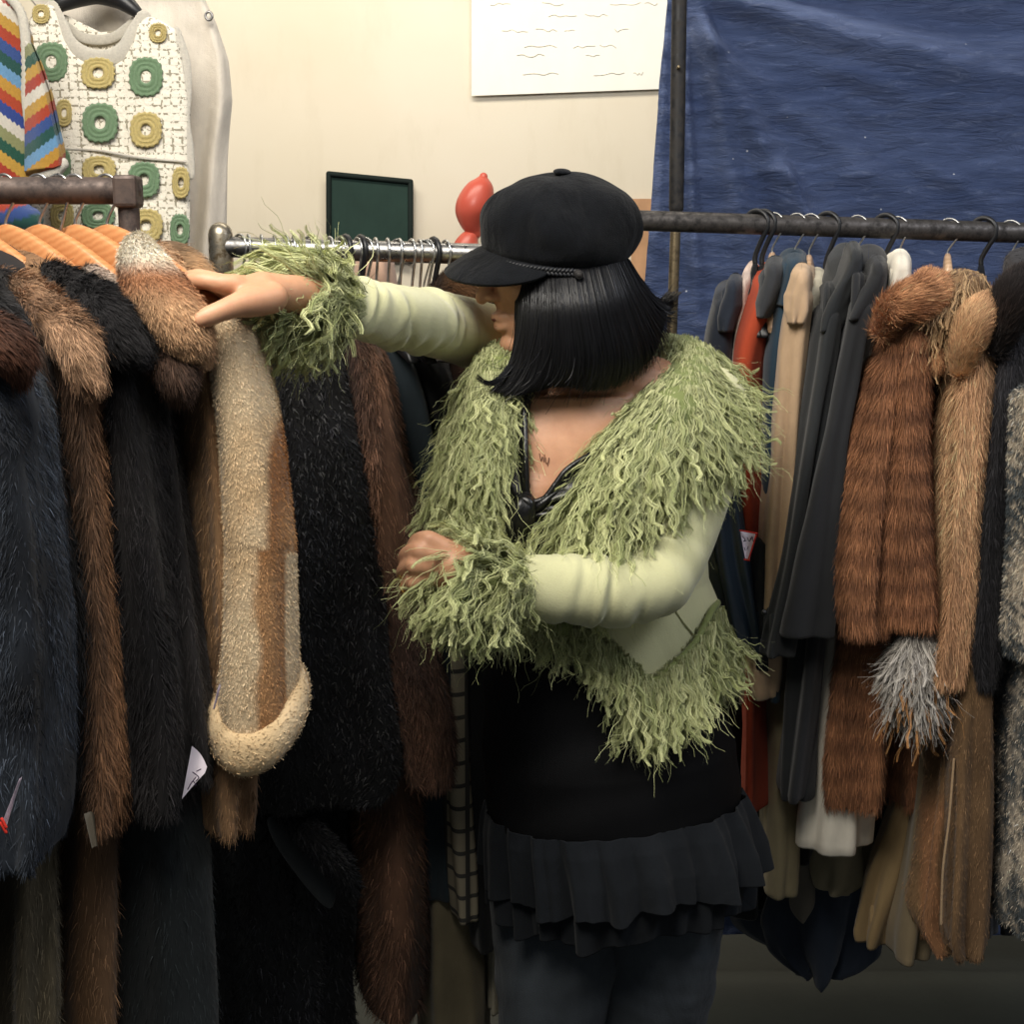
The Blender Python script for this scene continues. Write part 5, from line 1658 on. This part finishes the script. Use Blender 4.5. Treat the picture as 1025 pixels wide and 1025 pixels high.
ruffle('lower_ruffle', [(808, 494, 740, 1.96, .7), (860, 494, 752, 1.96, .72), (898, 498, 746, 1.96, .74)], 2, .010, 17)
ruffle('upper_ruffle', [(800, 490, 743, 1.96, .70), (815, 488, 750, 1.96, .73), (842, 490, 758, 1.96, .76), (868, 492, 760, 1.96, .78)], 3, .012, 19)

# jeans and shoes
jm = mat_cloth('dark_denim', (56, 62, 68), rough=.9, sheen=.1, sc=7, var=.45, weave=500, wst=.5, wr=1.2, wrs=10)
jn = MB()
for L_, s in zip(LEGS, (0, 1)):
    K = KP(L_); K[:, 3] += .012
    K[-2:, 3] += .03; K[-3, 3] += .014
    tube(jn, K, 48, 110, disp=lambda v, t_, P: .005 * noise3(P, 22, s) + .003 * noise3(P, 55, s))
jn.build('jeans', jm, per)
for L_ in LEGS:
    e = KP(L_)[-1][:3]
    s_ = MB()
    tube(s_, np.array([list(e + [.025, .045, -.03]) + [.036], [e[0] - .01, e[1] - .0, .05, .046], [e[0] - .05, e[1] - .09, .045, .042], [e[0] - .08, e[1] - .15, .036, .03]]), 24, 30)
    s_.box((e[0] - .025, e[1] - .045, .012), (.095, .27, .024), Matrix.Rotation(-.4, 3, 'Z'))
    s_.build('shoe', M['black_wool'], per)

# ---------------------------------------------------------------- jacket
JC = lin((204, 202, 150))
jk = mat_cloth('green_moleskin', (208, 206, 156), rough=.9, sheen=.35, sc=9, var=.10, weave=700, wst=.35, wr=.5, wrs=12)
JS = [(372, 520, 730, 1.99, .60), (400, 470, 738, 1.985, .70), (440, 462, 736, 1.98, .78), (500, 462, 724, 1.98, .82), (545, 476, 706, 1.98, .80), (580, 480, 708, 1.98, .78), (604, 478, 718, 1.98, .78), (640, 474, 722, 1.98, .8), (690, 470, 728, 1.98, .82)]
P = torso(JS, 180, 300)
P = P + nrm(P - P.mean(1, keepdims=True)) * (noise3(P, 11, 4) * .003)[..., None]
fc_ = proj((P[:-1] + P[1:]) / 2)
front = P[:-1, :, 1] < 2.0
opening = [(730, 330), (700, 400), (640, 440), (600, 470), (576, 500), (576, 560), (584, 600), (604, 632), (652, 690), (652, 800), (430, 800), (430, 600), (486, 520), (498, 440), (520, 330)]
hemb = [(640, 678), (653, 684), (680, 660), (704, 640), (722, 606), (760, 560), (800, 800), (560, 800)]
mask = ~(inside(opening, fc_) & front) & ~(inside(hemb, fc_) & front)
mask &= ~((~front) & (fc_[..., 1] > 640))
mj = MB(); mj.grid(P, True, (0, 0, 0), mask)
jacket = mj.build('jacket', jk, per, mods=[('SOLIDIFY', dict(thickness=.004, offset=-1))])
JT = P


def surf_y(px, py, T=None):
    Q = JT.reshape(-1, 3) if T is None else T.reshape(-1, 3)
    qq = proj(Q)
    d = (qq[:, 0] - px) ** 2 + (qq[:, 1] - py) ** 2 + (Q[:, 1] > 1.98) * 1e9
    return float(Q[np.argmin(d), 1])


def wrk(seed, a=.004, c=(.5,), w=.1, n=9, lo=.1, hi=.95):
    r_ = np.random.default_rng(seed)
    cr = [(r_.uniform(lo, hi), r_.uniform(0, 6.28), r_.uniform(.008, .022), r_.uniform(.4, 1), r_.uniform(-.05, .05)) for _ in range(n)]
    cr += [(cc + r_.uniform(-.02, .02), r_.uniform(0, 6.28), .014, 1.2, r_.uniform(-.06, .06)) for cc in c for _ in range(2)]

    def f(v, t, P):
        o = .0012 * np.sin(t * 2 + v * 7 + 1) + .0008 * np.sin(t * 3 - v * 13)
        for v0, t0, ww, am, sl_ in cr:
            reach = np.clip(np.cos((t - t0)) * 1.0 + .25, 0, 1)
            d = v - v0 - sl_ * np.sin(t - t0)
            o = o + am * a * reach * (-np.exp(-(d / ww) ** 2) + .8 * np.exp(-((d - ww * 1.9) / (ww * 1.3)) ** 2))
        return o
    return f


sl = MB()
tube(sl, KP([(702, 410, 1.975, .070), (697, 445, 1.955, .072), (684, 490, 1.915, .068), (668, 540, 1.862, .062), (650, 578, 1.812, .057), (622, 589, 1.780, .050), (590, 590, 1.756, .046), (560, 589, 1.738, .0425), (530, 588, 1.722, .040), (507, 587, 1.710, .038)]), 64, 150,
     disp=wrk(2, .0032, (.42, .5, .62), n=12, lo=.3))
sl.build('sleeve', jk, jacket)
sl = MB()
tube(sl, KP([(530, 362, 2.07, .058), (505, 348, 2.05, .054), (470, 334, 2.005, .049), (436, 325, 1.905, .046), (405, 318, 1.795, .0415), (375, 312, 1.705, .0365), (345, 306, 1.625, .033), (332, 303, 1.595, .032)]), 64, 150,
     disp=wrk(5, .0036, (.45, .62, .8), n=16))
sl.build('sleeve', jk, jacket)
# stitched seams
for pts in ([(664, 590), (672, 604), (684, 622), (694, 634)],):
    se = MB(); tube(se, np.array([list(W(x, y, surf_y(x, y) - .002)) + [.0016] for x, y in pts]), 8, 30)
    tube(se, np.array([list(W(x - 5, y + 1, surf_y(x, y) - .002)) + [.0012] for x, y in pts]), 8, 30)
    se.build('seam', jk, jacket)

GA, GB = lin((138, 150, 84)), lin((234, 236, 172))
RL = np.random.default_rng(17)


def furtube(name, K, count, flow, length, seed, rad=.0085, per_=24, n=32, rows=60, wave=.0040, freq=1.35, width=.0011, conv=.88, wt=None, rootjit=0, **k):
    mb = MB(); tmp = MB()
    P = tube(tmp, KP(K), n, rows)
    mb.grid(P, True, GA * .8)
    ps, N_, T_ = surf_samples(P, count, True, wt or front_weight, np.random.default_rng(seed))
    if rootjit:
        ps = ps + np.array([0, 0, -1]) * np.random.default_rng(seed).uniform(-.2, 1, (len(ps), 1)) * rootjit
    d = flow(ps, N_, T_)
    L = length(ps) if callable(length) else length
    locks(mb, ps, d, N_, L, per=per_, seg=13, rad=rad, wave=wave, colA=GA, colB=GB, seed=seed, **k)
    return mb.build(name, M['shag'], jacket)


# collar: her left lapel (right in the picture) and shoulder
def fl_left(ps, N_, T_):
    q = proj(ps)
    side = sm(650, 740, q[:, 0])[:, None]
    upper = 1 - sm(400, 470, q[:, 1])[:, None]
    base = np.array([-.45, -.25, -.75]) * (1 - side) + np.array([.45, -.1, -.65]) * side
    return N_ * .32 + base


furtube('fur_collar', [(668, 352, 2.08, .028), (686, 368, 2.03, .040), (690, 396, 1.955, .050), (672, 424, 1.890, .052), (644, 454, 1.855, .050), (622, 484, 1.84, .045), (604, 512, 1.84, .038), (594, 534, 1.845, .028)],
        800, fl_left, .092, 31, grav=.6, frizz=.14)
furtube('fur_collar', [(684, 352, 2.02, .024), (700, 374, 1.99, .036), (708, 398, 1.975, .036), (702, 422, 1.955, .030)], 280, fl_left, .078, 32, grav=.3, frizz=.15)


def fl_right(ps, N_, T_):
    return N_ * .35 + np.array([-.22, -.2, -.95])


furtube('fur_collar', [(508, 356, 1.955, .024), (498, 374, 1.905, .032), (490, 402, 1.882, .035), (483, 432, 1.872, .034), (476, 460, 1.872, .030), (470, 484, 1.874, .022)],
        520, fl_right, .088, 33, grav=.6, frizz=.2)


# cuffs
def fl_rc(ps, N_, T_):
    return N_ * .8 + np.array([-.9, -.3, .25])


furtube('fur_cuff', [(334, 304, 1.600, .033), (326, 302, 1.583, .034), (318, 300, 1.566, .031), (312, 299, 1.553, .026)], 260, fl_rc, .064, 34, grav=.5, frizz=.15, wt=lambda c, N_: np.ones(c.shape[:-1]))


def fl_lc(ps, N_, T_):
    return N_ * .8 + np.array([-.8, -.12, .1])


furtube('fur_cuff', [(506, 586, 1.712, .034), (498, 584, 1.706, .037), (490, 582, 1.700, .036), (482, 579, 1.694, .031)], 300, fl_lc, .070, 35, grav=.75, frizz=.15, wt=lambda c, N_: np.ones(c.shape[:-1]))


# hem
def fl_h(ps, N_, T_):
    return N_ * .22 + np.array([0.03, -.1, -1.0])


def ln_h(ps):
    x = proj(ps)[:, 0]
    return np.interp(x, [560, 600, 645, 690, 740], [.06, .105, .150, .125, .10])


hemK = [(576, 632, 1.830, .005), (600, 642, 1.828, .005), (628, 664, 1.828, .005), (653, 681, 1.832, .005), (678, 662, 1.844, .005), (698, 640, 1.876, .005), (712, 612, 1.915, .005), (718, 604, 1.97, .005), (712, 604, 2.05, .008), (690, 606, 2.12, .008), (620, 614, 2.13, .008)]
furtube('fur_hem', hemK, 800, fl_h, ln_h, 36, grav=.4, frizz=.12, rootjit=.03, wt=lambda c, N_: np.ones(c.shape[:-1]))
furtube('fur_hem', [(500, 618, 1.83, .012), (530, 624, 1.82, .014), (562, 628, 1.812, .016)], 70, fl_h, .045, 37, grav=.4, frizz=.3, per_=8)

# ---------------------------------------------------------------- hair
GUI = [
    [(521, 256, 1.892), (517, 300, 1.868), (516, 335, 1.862), (510, 362, 1.860), (498, 378, 1.858), (483, 380, 1.858)],
    [(530, 258, 1.878), (529, 300, 1.842), (527, 335, 1.838), (521, 365, 1.840), (508, 386, 1.842), (492, 391, 1.845)],
    [(545, 258, 1.866), (546, 300, 1.826), (545, 335, 1.824), (541, 362, 1.830), (531, 385, 1.836), (518, 396, 1.842)],
    [(564, 258, 1.862), (568, 300, 1.822), (571, 335, 1.820), (571, 360, 1.826), (566, 378, 1.834), (557, 388, 1.842)],
    [(584, 258, 1.864), (592, 300, 1.830), (598, 330, 1.830), (603, 358, 1.838), (601, 378, 1.848), (594, 392, 1.856)],
    [(602, 256, 1.874), (614, 295, 1.848), (622, 322, 1.852), (630, 350, 1.862), (631, 370, 1.872), (626, 384, 1.882)],
    [(616, 254, 1.892), (632, 288, 1.882), (643, 310, 1.890), (653, 332, 1.900), (659, 348, 1.910), (660, 360, 1.918)],
    [(628, 260, 1.925), (640, 280, 1.930), (652, 296, 1.938), (662, 304, 1.945), (671, 304, 1.95), (678, 298, 1.955)],
    [(624, 262, 1.975), (638, 284, 1.99), (650, 300, 2.0), (660, 306, 2.01), (668, 304, 2.015), (674, 300, 2.02)],
    [(600, 264, 2.01), (608, 290, 2.03), (616, 315, 2.045), (620, 335, 2.05), (622, 350, 2.05), (624, 356, 2.05)],
    [(560, 264, 2.02), (560, 300, 2.035), (560, 335, 2.04), (556, 360, 2.035), (548, 380, 2.03), (540, 388, 2.02)],
]
G = np.array([[W(*p) for p in g] for g in GUI])       # (11, 6, 3)
nG = 120
GH = np.array([spline(g, 22) for g in G])
dense = np.stack([spline(GH[:, k], nG) for k in range(22)], 1)     # (120,22,3)
hm = MB()
cenline = np.array([W(570, 300, 1.93)])
inner = dense + nrm((np.array([W(572, 300, 1.93)]) - dense) * [1, 1, .2]) * .006
mb_col = lin((14, 14, 17))
mask_h = None
hm.grid(np.transpose(inner, (1, 0, 2))[:-2, ::-1], False, mb_col)
rh = np.random.default_rng(8)
nh = 9000
gi = rh.uniform(0, nG - 1.001, nh)
i0 = gi.astype(int); fr_ = (gi - i0)[:, None, None]
S = dense[i0] * (1 - fr_) + dense[i0 + 1] * fr_
inw = nrm((np.array([W(572, 300, 1.93)]) - S) * [1, 1, .1])
dep = (rh.random((nh, 1, 1)) ** 2) * .022
tt_ = np.linspace(0, 1, 22)[None, :, None]
clump_ph = np.floor(gi / 2.2)[:, None, None]
tang = nrm(np.gradient(dense, axis=0))[i0]
S = S + inw * (dep - .003)
S = S + tang * (np.sin(clump_ph * 12.9 + tt_ * 3) * .0035 * tt_ + rh.normal(size=(nh, 1, 1)) * .0015)
shrt = rh.uniform(.86, 1.03, nh)
# vary end lengths by re-sampling along each strand
kk = np.linspace(0, 21, 18)[None] * np.minimum(shrt, 1)[:, None]
a0 = np.minimum(kk.astype(int), 20); f0 = (kk - a0)[..., None]
S = np.take_along_axis(S, a0[..., None].repeat(3, 2), 1) * (1 - f0) + np.take_along_axis(S, (a0 + 1)[..., None].repeat(3, 2), 1) * f0
stray = (rh.random((nh, 1, 1)) < .05) * rh.normal(size=(nh, 1, 3)) * .014
S = S + stray * np.linspace(0, 1, 18)[None, :, None] ** 2
out = -nrm((np.array([W(572, 300, 1.93)]) - S) * [1, 1, .1])
T_ = nrm(np.gradient(S, axis=1))
sd = nrm(np.cross(T_, out) + rh.normal(size=(nh, 1, 3)) * .25)
hc_ = lin((17, 17, 20)) * np.exp(rh.normal(size=(nh, 1)) * .35)
ribbons(hm, S, np.full(nh, .0011), sd, hc_, .4)
# wisp across the collar
wn = 60
wp = spline(np.array([W(512, 366, 1.845), W(500, 380, 1.835), W(488, 384, 1.83), W(478, 377, 1.828)]), 12)[None] + rh.normal(size=(wn, 1, 3)) * .0018
ribbons(hm, wp, np.full(wn, .0008), nrm(np.cross(nrm(np.gradient(wp, axis=1)), [0, -1, 0])), np.tile(mb_col, (wn, 1)), .3)
hm.build('hair', M['hair'], per)
# crown of hair under the cap
# ---------------------------------------------------------------- cap
capc = W(559, 232, 1.928)
ca = nrm(np.array([.05, -.20, 1.0]))       # cap axis
cf_ = nrm(fw - ca * (fw @ ca))
cl_ = np.cross(ca, cf_)
prof = [(-.052, .093), (-.042, .0960), (-.030, .0975), (-.026, .101), (-.018, .1065), (-.004, .1105), (.012, .1105), (.028, .105), (.044, .094), (.058, .077), (.068, .057), (.0745, .034), (.077, .004)]
PR = spline(np.array(prof), 60)
n_ = 200
th = np.linspace(0, 2 * math.pi, n_, endpoint=False)
R_ = []
for h, r_ in PR:
    k = sm(-.03, .01, h)
    puff = 1 + .03 * k * np.cos(th * 1 - math.pi)     # bulges at the back
    pan = 1 - .010 * k * np.exp(-((np.mod(th * 8 / (2 * math.pi) + .5, 1) - .5) / .05) ** 2) * (1 if h < .07 else 0)
    wv = 1 + .030 * k * (1 - sm(.05, .07, h)) * np.sin(th * 2.0 + h * 55) * np.cos(th * 3) + .022 * k * (1 - sm(.05, .07, h)) * np.sin(th * 5 + h * 40 + 1) + .012 * k * np.sin(th * 9 - h * 60)
    dz = .007 * k * np.sin(th * 3 + 1.0) * (1 - sm(.05, .07, h)) + .010 * k * -np.cos(th) * .3
    rr_ = r_ * puff * pan * wv
    R_.append(capc + cf_ * (np.cos(th) * rr_ * 1.0 - .0)[:, None] + cl_ * (np.sin(th) * rr_ * .94)[:, None] + ca * (h + dz)[:, None])
R_ = np.array(R_)
felt = mat_cloth('black_felt', (15, 17, 21), rough=.95, sheen=.08, spec=.1, sc=60, var=.3, weave=700, wst=.7, wr=.9, wrs=14)
mc = MB(); mc.grid(R_[::-1], True)
cap = mc.build('cap', felt, per, mods=[('SOLIDIFY', dict(thickness=.003, offset=-1))])
# visor
al = np.linspace(-1.15, 1.15, 60)
V_ = []
for s in np.linspace(0, 1, 14):
    ext = .062 * s
    r0_ = .097
    w_ = np.cos(al / 1.15 * math.pi / 2) ** .55
    rr_ = r0_ - .004 + ext * w_
    dz = -.024 - .026 * (s * w_) - .012 * s * s * w_ - .010 * np.abs(np.sin(al)) ** 2 * 1.0
    V_.append(capc + cf_ * (np.cos(al) * rr_)[:, None] + cl_ * (np.sin(al) * rr_ * .92)[:, None] + ca * (dz + .004)[:, None])
V_ = np.array(V_)
mv = MB(); mv.grid(V_[:, ::-1], False); mv.build('visor', felt, cap, mods=[('SOLIDIFY', dict(thickness=.0045, offset=0)), ('BEVEL', dict(width=.0015, segments=2))])
# braid on the band
bd = MB()
ab = np.linspace(-1.42, 1.42, 240)
bc = capc + cf_ * (np.cos(ab) * .1045)[:, None] + cl_ * (np.sin(ab) * .0985)[:, None] + ca * (-.029 - .006 * np.abs(np.sin(ab)))[:, None]
ot = nrm(cf_ * np.cos(ab)[:, None] + cl_ * np.sin(ab)[:, None])
for ph in (0, 2.094, 4.189):
    w_ = ab * 42 + ph
    q_ = bc + ca * (.0038 * np.sin(w_))[:, None] + ot * (.0022 * np.sin(2 * w_))[:, None]
    tube(bd, np.concatenate([q_, np.full((240, 1), .0021)], 1), 8, 480)
bd.build('braid', mat_cloth('braid_cord', (30, 31, 34), rough=.5, sheen=0, spec=.5), cap)
for a in (-1.45, 1.45):
    b0 = capc + cf_ * (math.cos(a) * .104) + cl_ * (math.sin(a) * .100) + ca * -.036
    o_ = nrm(cf_ * math.cos(a) + cl_ * math.sin(a))
    bt = MB(); tube(bt, np.array([list(b0) + [.0062], list(b0 + o_ * .004) + [.0062]]), 24, 4)
    tube(bt, np.array([list(b0 + o_ * .0075 + x) + [.0012] for x in [cl_ * 0 + ca * (.0045 * math.sin(q)) + np.cross(o_, ca) * (.0045 * math.cos(q)) for q in np.linspace(0, 6.28, 20)]]), 6, 40)
    bt.build('side_button', M['black_steel'], cap)
tb = MB(); ellips(tb, capc + ca * .0795, np.array([cf_, cl_, ca]), (.012, .012, .0042)); tb.build('top_button', felt, cap)

# rings
for x, y, Y, r_ in ((407, 571.5, 1.684, .0103), (408.5, 587, 1.683, .0092)):
    rgm = MB()
    c = W(x, y, Y)
    ax = nrm(W(403, y + 4, Y + .03) - W(412, y - 3, Y - .02))
    u_ = nrm(np.cross(ax, [0, 0, 1])); v_ = np.cross(ax, u_)
    tube(rgm, np.array([list(c + u_ * r_ * math.cos(q) + v_ * r_ * math.sin(q)) + [.0013] for q in np.linspace(0, 6.283, 24)]), 8, 60)
    rgm.build('ring', M['gold'], per)
# ================================================================ LIGHT AND CAMERA
def area(name, loc, target, size, power, rgb=(255, 244, 228), sy=None):
    L = bpy.data.lights.new(name, 'AREA')
    L.shape = 'RECTANGLE'
    L.size = size; L.size_y = sy or size
    L.energy = power
    L.color = tuple(lin(rgb))
    o = bpy.data.objects.new(name, L)
    COL.objects.link(o)
    o.location = loc
    o.rotation_euler = (Vector(target) - Vector(loc)).to_track_quat('-Z', 'Y').to_euler()
    return o


area('ceiling_lamp', (-0.5, 0.75, 2.75), (-0.1, 1.9, 1.2), 1.2, 54, (255, 248, 236), .9)
area('side_lamp', (1.5, 1.1, 2.8), (0.8, 2.3, 1.3), .8, 16, (240, 244, 255))
area('wall_lamp', (-0.5, 2.9, 3.2), (-0.3, 4.3, 1.8), 2.2, 46, (255, 244, 224), .4)
w = bpy.data.worlds.new('world')
bpy.context.scene.world = w
w.use_nodes = True
w.node_tree.nodes['Background'].inputs[0].default_value = (.92, .96, 1.0, 1)
w.node_tree.nodes['Background'].inputs[1].default_value = .13

cam = bpy.data.cameras.new('camera')
cam.lens = F / 1025 * 36
cam.sensor_width = 36
cam.clip_start = .05
co = bpy.data.objects.new('camera', cam)
COL.objects.link(co)
co.location = (0, 0, CAMZ)
co.rotation_euler = (math.radians(90) - PIT, 0, 0)
sc = bpy.context.scene
sc.camera = co
sc.view_settings.view_transform = 'Standard'
sc.view_settings.look = 'None'
sc.view_settings.gamma = 1
sc.view_settings.exposure = 0.0
